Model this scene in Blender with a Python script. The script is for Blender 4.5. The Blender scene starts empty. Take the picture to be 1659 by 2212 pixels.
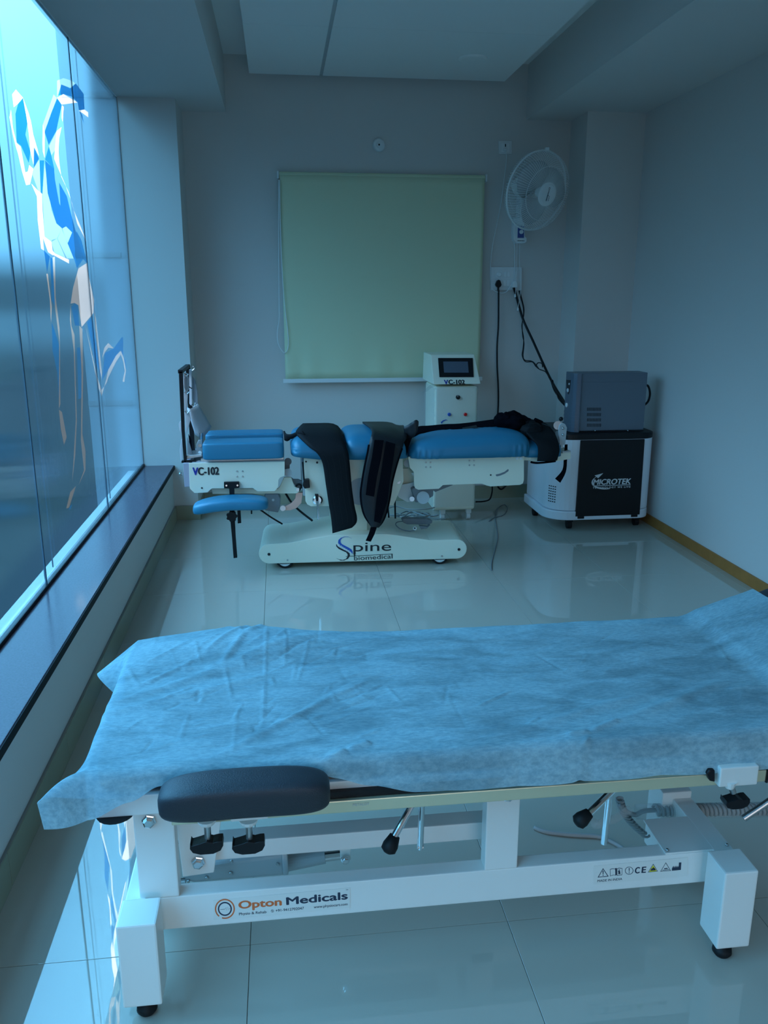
import bpy, bmesh, math, random
from mathutils import Vector, Matrix, noise
from mathutils.geometry import delaunay_2d_cdt
PI = math.pi
sc = bpy.context.scene
COL = sc.collection
random.seed(7)

# ------------------------------------------------------------------ camera
FPX, PITCH, YAW, CAMH = 1789.4, 0.2542, 0.1232, 1.45
W, H = 1659, 2212
_cy, _sy, _cp, _sp = math.cos(YAW), math.sin(YAW), math.cos(PITCH), math.sin(PITCH)
FW = Vector((_sy * _cp, _cy * _cp, -_sp)); RT = Vector((_cy, -_sy, 0)); UP = RT.cross(FW)
CAM = Vector((0, 0, CAMH))
cd = bpy.data.cameras.new('camera'); cam = bpy.data.objects.new('camera', cd); COL.objects.link(cam)
cd.sensor_fit = 'VERTICAL'; cd.sensor_height = 36; cd.lens = FPX * 36 / H; cd.clip_start = 0.02
mx = Matrix((RT, UP, -FW)).transposed().to_4x4(); mx.translation = CAM
cam.matrix_world = mx
sc.camera = cam

# ------------------------------------------------------------------ world and light
wd = bpy.data.worlds.new('sky'); sc.world = wd; wd.use_nodes = True
nt = wd.node_tree; nt.nodes.clear()
wo = nt.nodes.new('ShaderNodeOutputWorld'); bg = nt.nodes.new('ShaderNodeBackground')
tc = nt.nodes.new('ShaderNodeTexCoord'); sx = nt.nodes.new('ShaderNodeSeparateXYZ'); cr = nt.nodes.new('ShaderNodeValToRGB')
mr = nt.nodes.new('ShaderNodeMapRange')
mr.inputs[1].default_value = -0.30; mr.inputs[2].default_value = 0.70
nt.links.new(tc.outputs['Generated'], sx.inputs[0]); nt.links.new(sx.outputs['Z'], mr.inputs[0])
nt.links.new(mr.outputs[0], cr.inputs[0]); nt.links.new(cr.outputs[0], bg.inputs['Color']); nt.links.new(bg.outputs[0], wo.inputs[0])
e = cr.color_ramp.elements
e[0].position = 0.0; e[0].color = (0.008, 0.009, 0.009, 1)
e[1].position = 1.0; e[1].color = (1.45, 1.48, 1.52, 1)
for p, c in ((0.235, (0.008, 0.009, 0.010, 1)), (0.262, (0.05, 0.053, 0.056, 1)), (0.278, (0.05, 0.053, 0.056, 1)), (0.29, (0.012, 0.013, 0.014, 1)), (0.318, (0.014, 0.015, 0.016, 1)), (0.35, (0.19, 0.20, 0.21, 1)), (0.45, (0.26, 0.27, 0.28, 1)), (0.60, (0.56, 0.575, 0.59, 1))):
    k = e.new(p); k.color = c
SKY = 3.2
bg.inputs['Strength'].default_value = SKY
sc.view_settings.view_transform = 'Standard'; sc.view_settings.look = 'None'
sc.view_settings.gamma = 1; sc.view_settings.use_curve_mapping = False
sc.view_settings.exposure = 1.83
# daylight portal in the window opening (only guides the sky sampling)
pl = bpy.data.lights.new('window_portal', 'AREA'); pl.shape = 'RECTANGLE'; pl.size = 8.0; pl.size_y = 2.2
pl.cycles.is_portal = True
po = bpy.data.objects.new('window_portal', pl); COL.objects.link(po)
po.matrix_world = Matrix(((0, 0, -1), (1, 0, 0), (0, -1, 0))).to_4x4()
po.rotation_euler = (0, -PI / 2, 0); po.location = (-0.945, 2.0, 1.49)
pl.size = 2.2; pl.size_y = 7.0
pl2 = bpy.data.lights.new('added_door_portal', 'AREA'); pl2.shape = 'RECTANGLE'; pl2.size = 2.84; pl2.size_y = 2.42; pl2.cycles.is_portal = True  # guides sky sampling through the added door
po2 = bpy.data.objects.new('added_door_portal', pl2); COL.objects.link(po2)
po2.rotation_euler = (PI / 2, 0, 0); po2.location = (0.825, -5.67, 1.28)
sc.cycles.max_bounces = 10; sc.cycles.diffuse_bounces = 6; sc.cycles.glossy_bounces = 4; sc.cycles.transparent_max_bounces = 12
sc.cycles.use_denoising = True; sc.cycles.caustics_reflective = False; sc.cycles.caustics_refractive = False
sc.cycles.sample_clamp_indirect = 6

# ------------------------------------------------------------------ helpers
def ray(px, py): return FW + (px - W / 2) / FPX * RT - (py - H / 2) / FPX * UP
def at(px, py, Y):
    d = ray(px, py); return CAM + d * (Y / d.y)
def atz(px, py, Z):
    d = ray(px, py); return CAM + d * ((Z - CAMH) / d.z)
def atx(px, py, X):
    d = ray(px, py); return CAM + d * (X / d.x)

MATS = {}
def mat(name, col, rough=0.5, metal=0.0, bump=0.0, bscale=200, spec=0.5, var=0.0, vscale=8, alpha=1.0, coat=0.0):
    if name in MATS: return MATS[name]
    m = bpy.data.materials.new(name); m.use_nodes = True; MATS[name] = m
    n = m.node_tree.nodes; l = m.node_tree.links; b = n['Principled BSDF']
    b.inputs['Base Color'].default_value = (*col, 1); b.inputs['Roughness'].default_value = rough
    b.inputs['Metallic'].default_value = metal; b.inputs['Specular IOR Level'].default_value = spec
    b.inputs['Alpha'].default_value = alpha; b.inputs['Coat Weight'].default_value = coat
    t = n.new('ShaderNodeTexCoord')
    if var > 0:
        z = n.new('ShaderNodeTexNoise'); z.inputs['Scale'].default_value = vscale; z.inputs['Detail'].default_value = 5
        r = n.new('ShaderNodeMix'); r.data_type = 'RGBA'
        r.inputs[6].default_value = (*[c * (1 - var) for c in col], 1); r.inputs[7].default_value = (*[min(1, c * (1 + var)) for c in col], 1)
        l.new(t.outputs['Object'], z.inputs['Vector']); l.new(z.outputs['Fac'], r.inputs[0]); l.new(r.outputs[2], b.inputs['Base Color'])
    if bump > 0:
        z = n.new('ShaderNodeTexNoise'); z.inputs['Scale'].default_value = bscale; z.inputs['Detail'].default_value = 3
        p = n.new('ShaderNodeBump'); p.inputs['Strength'].default_value = bump; p.inputs['Distance'].default_value = 0.002
        l.new(t.outputs['Object'], z.inputs['Vector']); l.new(z.outputs['Fac'], p.inputs['Height']); l.new(p.outputs[0], b.inputs['Normal'])
    return m

WALL = mat('painted_wall', (0.71, 0.66, 0.63), 0.7, bump=0.15, bscale=350)
CEIL = mat('ceiling_paint', (0.93, 0.88, 0.85), 0.75)
TILE = mat('vitrified_tile', (0.51, 0.48, 0.415), 0.010, spec=0.5, var=0.03, vscale=3)
TILE.node_tree.nodes['Principled BSDF'].inputs['IOR'].default_value = 1.70
GROUT = mat('grout', (0.28, 0.27, 0.25), 0.8)
SKIRT = mat('skirting_tile', (0.33, 0.34, 0.25), 0.15)
GRAN = mat('granite', (0.11, 0.085, 0.11), 0.18, var=0.35, vscale=160, spec=0.16)
GRANE = mat('granite_edge', (0.010, 0.010, 0.012), 0.6, spec=0.1)
WOOD = mat('wood_skirting', (0.42, 0.17, 0.045), 0.5, spec=0.25, var=0.25, vscale=14)
BLACKM = mat('black_metal', (0.008, 0.008, 0.010), 0.45, spec=0.2)
BLACKP = mat('black_plastic', (0.009, 0.009, 0.011), 0.4, spec=0.25, bump=0.1)
RUBBER = mat('rubber', (0.009, 0.009, 0.010), 0.6, spec=0.25)
WHITE = mat('white_enamel', (0.90, 0.87, 0.83), 0.32, bump=0.06, bscale=500)
CREAM = mat('cream_enamel', (0.92, 0.86, 0.70), 0.35, bump=0.08, bscale=600)
CHROME = mat('chrome', (0.75, 0.76, 0.78), 0.12, 1.0)
STEEL = mat('steel', (0.5, 0.5, 0.5), 0.35, 1.0)
GOLD = mat('pale_gold_rail', (0.80, 0.72, 0.50), 0.28, 0.55)
GREYP = mat('grey_plastic', (0.22, 0.23, 0.25), 0.5)
LGREY = mat('light_grey', (0.52, 0.52, 0.53), 0.4)
LEATH = mat('dark_leather', (0.030, 0.032, 0.040), 0.45, spec=0.4, bump=0.35, bscale=420)
BLUEV = mat('blue_vinyl', (0.024, 0.205, 0.345), 0.42, bump=0.12, bscale=300)
BELT = mat('black_harness', (0.009, 0.010, 0.012), 0.7, spec=0.12, bump=0.4, bscale=120)
BELTL = mat('black_leatherette', (0.014, 0.015, 0.018), 0.42, spec=0.3, bump=0.5, bscale=60)
VELC = mat('velcro', (0.005, 0.005, 0.008), 0.95, spec=0.03, bump=0.5, bscale=900)
STITCH = mat('stitching', (0.028, 0.030, 0.034), 0.8, spec=0.1)
INK = mat('black_ink', (0.008, 0.008, 0.012), 0.5)
INKB = mat('blue_ink', (0.015, 0.03, 0.30), 0.5)
INKSB = mat('deep_blue_ink', (0.02, 0.10, 0.45), 0.5)
INKO = mat('orange_ink', (0.75, 0.17, 0.05), 0.5)
INKN = mat('navy_ink', (0.02, 0.035, 0.07), 0.5)
INKY = mat('yellow_ink', (0.85, 0.75, 0.02), 0.5)
SILV = mat('silver_print', (0.72, 0.72, 0.74), 0.35)
PINK = mat('copper_arm', (0.85, 0.50, 0.42), 0.35, 0.3)
UPSW = mat('trolley_grey', (0.78, 0.79, 0.84), 0.4)
UPSD = mat('inverter_body', (0.13, 0.16, 0.20), 0.45, bump=0.1, bscale=500)
UPSF = mat('inverter_front', (0.09, 0.12, 0.16), 0.35)
BLIND = mat('green_blind', (0.72, 0.76, 0.52), 0.8, bump=0.25, bscale=900)
PVC = mat('white_pvc', (0.82, 0.82, 0.82), 0.35)
PVCD = mat('white_pvc_raised', (0.90, 0.90, 0.90), 0.3)
SCREEN = mat('screen_glass', (0.05, 0.06, 0.08), 0.18)
CABLEG = mat('grey_cable', (0.42, 0.42, 0.42), 0.5)
REDB = mat('red_button', (0.75, 0.01, 0.01), 0.3)
BLUEB = mat('blue_button', (0.02, 0.10, 0.45), 0.3)
WRAP = mat('plastic_wrap', (0.75, 0.78, 0.78), 0.12, bump=0.6, bscale=40, alpha=0.22)
STICK = mat('sticker_base', (0.86, 0.835, 0.79), 0.3)
LILAC = mat('lilac_plate', (0.46, 0.42, 0.50), 0.4)
FANW = mat('fan_white', (0.90, 0.90, 0.90), 0.35)
FANB = mat('fan_blue_label', (0.05, 0.09, 0.32), 0.4)

def new(name, me, m=None, parent=None, smooth=False):
    o = bpy.data.objects.new(name, me); COL.objects.link(o)
    if m: me.materials.append(m)
    if smooth:
        for p in me.polygons: p.use_smooth = True
    if parent: o.parent = parent
    return o

class B:
    """collects verts and faces in world coordinates; build() makes one object."""
    def __init__(s): s.v = []; s.f = []
    def add(s, vs, fs):
        o = len(s.v); s.v += [Vector(x) for x in vs]; s.f += [[i + o for i in f] for f in fs]; return s
    def box(s, x0, x1, y0, y1, z0, z1, M=None):
        vs = [Vector((x, y, z)) for x in (x0, x1) for y in (y0, y1) for z in (z0, z1)]
        if M: vs = [M @ v for v in vs]
        return s.add(vs, [(0, 1, 3, 2), (4, 6, 7, 5), (0, 4, 5, 1), (2, 3, 7, 6), (0, 2, 6, 4), (1, 5, 7, 3)])
    def prism(s, pts, d):
        """closed planar outline (3-D points) extruded by vector d"""
        n = len(pts); d = Vector(d); a = [Vector(p) for p in pts]
        return s.add(a + [p + d for p in a], [list(range(n - 1, -1, -1)), list(range(n, 2 * n))] + [(i, (i + 1) % n, n + (i + 1) % n, n + i) for i in range(n)])
    def px(s, pix, y0, y1):
        """outline given on the vertical plane y0, extruded to y1"""
        return s.prism([at(x, y, y0) for x, y in pix], (0, y1 - y0, 0))
    def ring(s, c, ax, r, n=16):
        ax = Vector(ax).normalized(); u = ax.orthogonal().normalized(); w = ax.cross(u)
        return [Vector(c) + (u * math.cos(2 * PI * i / n) + w * math.sin(2 * PI * i / n)) * r for i in range(n)]
    def lathe(s, c, ax, prof, n=20, cap=True):
        """prof: (distance along axis, radius)"""
        ax = Vector(ax).normalized(); rows = [s.ring(Vector(c) + ax * d, ax, max(r, 1e-5), n) for d, r in prof]
        vs = [p for r in rows for p in r]; fs = []
        for k in range(len(rows) - 1):
            for i in range(n):
                fs.append((k * n + i, k * n + (i + 1) % n, (k + 1) * n + (i + 1) % n, (k + 1) * n + i))
        if cap: fs += [list(range(n - 1, -1, -1)), [(len(rows) - 1) * n + i for i in range(n)]]
        return s.add(vs, fs)
    def cyl(s, a, b, r, r2=None, n=16):
        a, b = Vector(a), Vector(b); return s.lathe(a, b - a, [(0, r), ((b - a).length, r if r2 is None else r2)], n)
    def tube(s, pts, r, n=8, smooth=6, closed=False):
        P = spline(pts, smooth, closed) if smooth else [Vector(p) for p in pts]
        rows = []; prev = None
        for i, p in enumerate(P):
            t = (P[min(i + 1, len(P) - 1)] - P[max(i - 1, 0)])
            if closed: t = P[(i + 1) % len(P)] - P[i - 1]
            t = t.normalized() if t.length > 1e-9 else Vector((0, 0, 1))
            u = prev if prev is not None else t.orthogonal()
            u = (u - t * u.dot(t)).normalized(); prev = u; w = t.cross(u)
            rr = r(i / (len(P) - 1)) if callable(r) else r
            rows.append([p + (u * math.cos(2 * PI * k / n) + w * math.sin(2 * PI * k / n)) * rr for k in range(n)])
        m = len(rows); fs = []
        for k in range(m if closed else m - 1):
            for i in range(n):
                fs.append((k * n + i, k * n + (i + 1) % n, ((k + 1) % m) * n + (i + 1) % n, ((k + 1) % m) * n + i))
        if not closed: fs += [list(range(n - 1, -1, -1)), [(m - 1) * n + i for i in range(n)]]
        return s.add([p for q in rows for p in q], fs)
    def strip(s, pts, width, thick, up=(0, 1, 0), smooth=6):
        """flat webbing along pts; width direction is a Vector"""
        P = spline(pts, smooth) if smooth else [Vector(p) for p in pts]
        wv = Vector(width); th = Vector(up) * thick; vs = []; fs = []
        for p in P: vs += [p - wv, p + wv, p + wv + th, p - wv + th]
        for k in range(len(P) - 1):
            for i in range(4): fs.append((4 * k + i, 4 * k + (i + 1) % 4, 4 * k + 4 + (i + 1) % 4, 4 * k + 4 + i))
        fs += [(3, 2, 1, 0), [len(vs) - 4 + i for i in range(4)]]
        return s.add(vs, fs)
    def grid(s, rows):
        n = len(rows[0]); vs = [p for r in rows for p in r]
        return s.add(vs, [(k * n + i, k * n + i + 1, (k + 1) * n + i + 1, (k + 1) * n + i) for k in range(len(rows) - 1) for i in range(n - 1)])
    def superq(s, c, h, e1=0.3, e2=0.3, n=28, m=16, half=False, fn=None):
        """rounded pad: c centre, h half sizes; half keeps the upper half with a flat underside"""
        pw = lambda t, p: math.copysign(abs(t) ** p, t)
        lo = 0 if half else -PI / 2; rows = []
        for j in range(m + 1):
            a = lo + (PI / 2 - lo) * j / m
            row = []
            for i in range(n):
                b = 2 * PI * i / n
                p = Vector((c[0] + h[0] * pw(math.cos(a), e1) * pw(math.cos(b), e2), c[1] + h[1] * pw(math.cos(a), e1) * pw(math.sin(b), e2), c[2] + h[2] * pw(math.sin(a), e1)))
                row.append(fn(p) if fn else p)
            rows.append(row)
        fs = [(k * n + i, k * n + (i + 1) % n, (k + 1) * n + (i + 1) % n, (k + 1) * n + i) for k in range(m) for i in range(n)]
        fs += [list(range(n - 1, -1, -1))]
        return s.add([p for r in rows for p in r], fs)
    def build(s, name, m, parent=None, bevel=0.0, seg=2, smooth=False, tri=False, merge=False, solid=0.0, soff=0.0):
        bm = bmesh.new(); vs = [bm.verts.new(v) for v in s.v]
        for f in s.f:
            try: bm.faces.new([vs[i] for i in f])
            except ValueError: pass
        if merge: bmesh.ops.remove_doubles(bm, verts=bm.verts, dist=1e-5)
        bmesh.ops.recalc_face_normals(bm, faces=bm.faces)
        if bevel > 0:
            ed = [x for x in bm.edges if len(x.link_faces) == 2 and x.calc_face_angle(0) > 0.6]
            bmesh.ops.bevel(bm, geom=ed, offset=bevel, segments=seg, profile=0.6, affect='EDGES', clamp_overlap=True)
        if parent is not None:
            inv = parent.matrix_world.inverted() if parent.parent is None else Matrix.Translation(-base(parent))
            bm.transform(inv)
        me = bpy.data.meshes.new(name); bm.to_mesh(me); bm.free()
        o = new(name, me, m, parent, smooth)
        if smooth and bevel == 0: pass
        if solid:
            md = o.modifiers.new('thickness', 'SOLIDIFY'); md.thickness = solid; md.offset = soff
        return o

def base(o):
    p = Vector((0, 0, 0))
    while o: p += o.location; o = o.parent
    return p

def spline(pts, k=6, closed=False):
    P = [Vector(p) for p in pts]; n = len(P); out = []
    if n < 3 and not closed: return P
    for i in range(n if closed else n - 1):
        p0 = P[i - 1] if (i > 0 or closed) else P[i]; p1 = P[i]; p2 = P[(i + 1) % n]
        p3 = P[(i + 2) % n] if (i + 2 < n or closed) else p2
        for j in range(k):
            t = j / k
            out.append(0.5 * ((2 * p1) + (p2 - p0) * t + (2 * p0 - 5 * p1 + 4 * p2 - p3) * t * t + (3 * p1 - p0 - 3 * p2 + p3) * t ** 3))
    if not closed: out.append(P[-1])
    return out

def thing(name, label, cat, loc, group=None):
    o = bpy.data.objects.new(name, None); COL.objects.link(o); o.location = loc
    o.empty_display_size = 0.1; o['label'] = label; o['category'] = cat
    if group: o['group'] = group
    bpy.context.view_layer.update(); return o
def tag(o, label, cat, group=None):
    o['label'] = label; o['category'] = cat
    if group: o['group'] = group
    return o
def struct(o): o['kind'] = 'structure'; return o

def text(name, s, m, parent, p0, p1, height, bold=0.0, shear=0.0, lift=(0, -0.0012, 0), fit=True, spacing=1.0, updir=None):
    """flat lettering: baseline from p0 to p1, cap height `height` metres"""
    cu = bpy.data.curves.new('txt', 'FONT'); cu.body = s; cu.shear = shear; cu.extrude = 0.0; cu.space_character = spacing
    ob = bpy.data.objects.new('txt', cu); COL.objects.link(ob)
    dg = bpy.context.evaluated_depsgraph_get(); m0 = bpy.data.meshes.new_from_object(ob.evaluated_get(dg)); bpy.data.objects.remove(ob)
    base_v = [v.co.copy() for v in m0.vertices]; base_f = [list(p.vertices) for p in m0.polygons]; bpy.data.meshes.remove(m0)
    x0, x1 = min(v.x for v in base_v), max(v.x for v in base_v)
    p0, p1 = Vector(p0), Vector(p1); rx = (p1 - p0); L = rx.length; rx.normalize()
    up = Vector(updir).normalized() if updir else Vector((0, 0, 1)); up = (up - rx * up.dot(rx)).normalized(); nn = rx.cross(up)
    b0 = base(parent); vs, fs = [], []
    offs = [(0, 0)] if bold <= 0 else [(-bold, 0), (bold, 0), (0, bold * .6), (0, -bold * .6), (0, 0)]
    for k, (ox, oy) in enumerate(offs):
        n0 = len(vs)
        for v in base_v:
            vs.append(p0 + rx * ((v.x - x0) / (x1 - x0) * L + ox * height) + up * ((v.y / 0.729 + oy) * height) + Vector(lift) + nn * (k * 2e-5) - b0)
        fs += [[i + n0 for i in f] for f in base_f]
    me = bpy.data.meshes.new(name); me.from_pydata(vs, [], fs)
    return new(name, me, m, parent)

def flat(name, polys, m, parent, thick=0.0):
    """flat printed shapes from 3-D outlines"""
    b = B()
    for p in polys: b.add(p, [list(range(len(p)))])
    bm = bmesh.new(); vs = [bm.verts.new(v - base(parent)) for v in b.v]
    for f in b.f: bm.faces.new([vs[i] for i in f])
    bmesh.ops.triangulate(bm, faces=bm.faces)
    me = bpy.data.meshes.new(name); bm.to_mesh(me); bm.free()
    return new(name, me, m, parent)

# ------------------------------------------------------------------ room
XL, XS, XP, XB = -0.910, -0.728, -0.572, -0.295        # glass, sill front, pillar, beam
XR, XRB, XRP = 2.385, 1.684, 1.996                     # right wall, right beam, right pillar
YB, YP, YRP, YF, WF = 5.86, 5.50, 5.546, -5.6, -1.5              # back wall, pillars, rear end of the room
ZS, ZB, ZC = 0.374, 2.594, 2.932

flr = struct(B().box(XS - 0.2, XR, YF, YB, -0.06, -0.004).build('floor', GROUT))
xs = [XS, -0.11, 0.5, 1.11, 1.72, 2.33, XR]
ys = [YF] + [1.628 + 0.6 * k for k in range(-13, 8) if YF + 0.05 < 1.628 + 0.6 * k < YB - 0.03] + [YB]
g = 0.0007; cache = {}
for i in range(len(xs) - 1):
    for j in range(len(ys) - 1):
        w, d = round(xs[i + 1] - xs[i], 3), round(ys[j + 1] - ys[j], 3)
        if (w, d) not in cache:
            t = B().box(g, w - g, g, d - g, -0.004, 0.0).build('tile', TILE, bevel=0.0006, seg=1); me = t.data; cache[(w, d)] = me
            t.parent = flr
        else:
            t = new('tile', cache[(w, d)], None, flr)
        t.location = (xs[i], ys[j], 0)

struct(B().box(XL - 0.3, XR + 0.1, YB, YB + 0.1, 0, 3.1).build('wall_back', WALL))
struct(B().box(XR, XR + 0.1, YF, YB, 0, 3.1).build('wall_right', WALL))
W2X0, W2X1, W2Z0, W2Z1 = -0.60, 2.25, 0.06, 2.50          # opening for the glazed door added behind the camera
wf = B().box(XL - 0.3, W2X0, YF - 0.1, YF, 0, 3.1).box(W2X1, XR + 0.1, YF - 0.1, YF, 0, 3.1)
wf.box(W2X0, W2X1, YF - 0.1, YF, W2Z1, 3.1).box(W2X0, W2X1, YF - 0.1, YF, 0, W2Z0)
struct(wf.build('wall_front', WALL))
struct(B().box(XL - 0.1, XS, WF, YP, 0, ZS - 0.03).box(XL - 0.1, XS, YF, WF, 0, ZC).build('wall_left', WALL))
struct(B().box(XL, XP, YP, YB, 0, ZC).build('pillar', WALL))
oc = struct(B().box(XL - 0.315, XL - 0.001, YP + 0.004, YB, -0.6, ZC + 0.4).build('column', mat('outer_cladding', (0.27, 0.30, 0.34), 0.6)))
for z in (2.60, 1.70, 0.79): B().box(XL - 0.316, XL - 0.045, YP - 0.002, YP + 0.004, z - 0.016, z + 0.016).build('cladding_joint', GREYP, oc)
struct(B().box(XRP, XR, YRP, YB, 0, ZC).build('pillar', WALL))
struct(B().box(XL - 0.02, XB, YF, YB, ZB, ZC).build('beam', WALL))
struct(B().box(XRB, XR, YF, YB, ZB, ZC).build('beam', WALL))
ce = struct(B().box(XL - 0.3, XR + 0.1, YF, YB + 0.1, ZC, ZC + 0.1).build('ceiling', CEIL))
# hung ceiling boards with a dark slot between the two rows
zp, yp = 2.806, 5.78
xa = at(538, 157, yp).x; xb = at(1090, 172, yp).x; xm = at(690, 160, yp).x; xm2 = at(697, 160, yp).x
yj = atz(560, 52, zp).y
for x0, x1 in ((xa, xm), (xm2, xb)):
    for y0, y1 in ((YF, yj - 1.2 - 0.001), (yj - 1.2 + 0.001, yj - 0.001), (yj + 0.001, yp)):
        B().box(x0, x1, y0, y1, zp, zp + 0.05).build('ceiling_board', CEIL, ce)
B().box(xm, xm2, YF, yp, zp + 0.008, ZC).build('slot_channel', LGREY, ce)
B().box(xa + 0.03, xb - 0.03, YF, yp - 0.03, zp + 0.05, ZC).build('board_support', CEIL, ce)

# sill
s = struct(B().box(XL - 0.02, XS + 0.012, WF, YP, ZS - 0.03, ZS).build('sill', GRAN, bevel=0.002))
B().box(XS + 0.012, XS + 0.016, WF, YP, ZS - 0.028, ZS - 0.002).build('sill_edge', GRANE, s)
# skirtings
sk = struct(B().box(XS, XS + 0.008, YF, YP, 0, 0.098).build('baseboard_left', GROUT))
y = YP
while y > YF + 0.1:
    B().box(XS + 0.008, XS + 0.012, max(y - 0.6, YF) + 0.0012, y - 0.0012, 0.0005, 0.098).build('skirting_tile', SKIRT, sk)
    y -= 0.6
sk = struct(B().box(XP, XRP, YB - 0.012, YB, 0, 0.098).build('baseboard_back', GROUT))
for k in range(5):
    x0 = XP + k * 0.6
    B().box(x0 + 0.0012, min(x0 + 0.6, XRP) - 0.0012, YB - 0.016, YB - 0.012, 0.0005, 0.098).build('skirting_tile', SKIRT, sk)
sk = struct(B().box(XS + 0.012, XP, YP - 0.008, YP, 0, 0.098).build('baseboard_pillar', GROUT))
B().box(XS + 0.013, XP + 0.008, YP - 0.012, YP - 0.008, 0.0005, 0.098).build('skirting_tile', SKIRT, sk)
B().box(XP, XP + 0.010, YP - 0.010, YB - 0.018, 0.0005, 0.098).build('skirting_tile', SKIRT, sk)
struct(B().box(XR - 0.012, XR, YF, YRP, 0.0, 0.062).build('baseboard_right', WOOD, bevel=0.002))

# ------------------------------------------------------------------ window with printed film
def film(name, tint, trans, base_ior=1.75, white=None, wfac=0.0, rough=0.05, haze=0.4):
    m = bpy.data.materials.new(name); m.use_nodes = True; n = m.node_tree.nodes; l = m.node_tree.links; n.clear()
    out = n.new('ShaderNodeOutputMaterial'); tr = n.new('ShaderNodeBsdfTransparent'); tl = n.new('ShaderNodeBsdfTranslucent')
    gl = n.new('ShaderNodeBsdfGlossy'); fr = n.new('ShaderNodeFresnel'); m1 = n.new('ShaderNodeMixShader'); m2 = n.new('ShaderNodeMixShader')
    tr.inputs[0].default_value = (*tint, 1); tl.inputs[0].default_value = (*(white or tint), 1)
    gl.inputs['Color'].default_value = (0.92, 0.95, 1, 1); gl.inputs['Roughness'].default_value = rough
    fr.inputs['IOR'].default_value = base_ior
    m1.inputs[0].default_value = wfac
    # fine vertical brush lines in the film
    t = n.new('ShaderNodeTexCoord'); mp = n.new('ShaderNodeMapping'); mp.inputs['Scale'].default_value = (1, 160, 0.35)
    z = n.new('ShaderNodeTexNoise'); z.inputs['Scale'].default_value = 2.0; z.inputs['Detail'].default_value = 4
    bp = n.new('ShaderNodeBump'); bp.inputs['Strength'].default_value = 0.22; bp.inputs['Distance'].default_value = 0.001
    l.new(t.outputs['Object'], mp.inputs[0]); l.new(mp.outputs[0], z.inputs['Vector']); l.new(z.outputs['Fac'], bp.inputs['Height'])
    l.new(bp.outputs[0], gl.inputs['Normal'])
    rf = n.new('ShaderNodeBsdfRefraction'); rf.inputs['Color'].default_value = (*tint, 1); rf.inputs['IOR'].default_value = 1.07; rf.inputs['Roughness'].default_value = 0.35
    mh = n.new('ShaderNodeMixShader'); mh.inputs[0].default_value = haze
    l.new(tr.outputs[0], mh.inputs[1]); l.new(rf.outputs[0], mh.inputs[2])
    l.new(mh.outputs[0], m1.inputs[1]); l.new(tl.outputs[0], m1.inputs[2])
    l.new(fr.outputs[0], m2.inputs[0]); l.new(m1.outputs[0], m2.inputs[1]); l.new(gl.outputs[0], m2.inputs[2])
    l.new(m2.outputs[0], out.inputs[0]); return m
FILM = film('blue_film', (0.115, 0.40, 0.68), 1, 1.65, None, 0.03, 0.05, 0.45)
FWHITE = film('white_print', (0.90, 0.97, 1.0), 1, 1.5, (0.9, 0.84, 0.78), 0.045, 0.2, 0.3)
FDIM = film('dim_white_print', (0.62, 0.80, 0.90), 1, 1.5, (0.85, 0.75, 0.66), 0.026, 0.2, 0.3)  # lower white facets: weaker backlight put into the tint
FPALE = film('pale_print', (0.27, 0.66, 0.86), 1, 1.5, (0.6, 0.85, 0.95), 0.05, 0.2, 0.3)
FDEEP = film('deep_blue_print', (0.004, 0.13, 0.46), 1, 1.5, (0.02, 0.25, 0.6), 0.10, 0.2, 0.2)
FBLUE = film('blue_print', (0.006, 0.19, 0.58), 1, 1.5, (0.02, 0.25, 0.6), 0.10, 0.2, 0.2)

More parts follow.
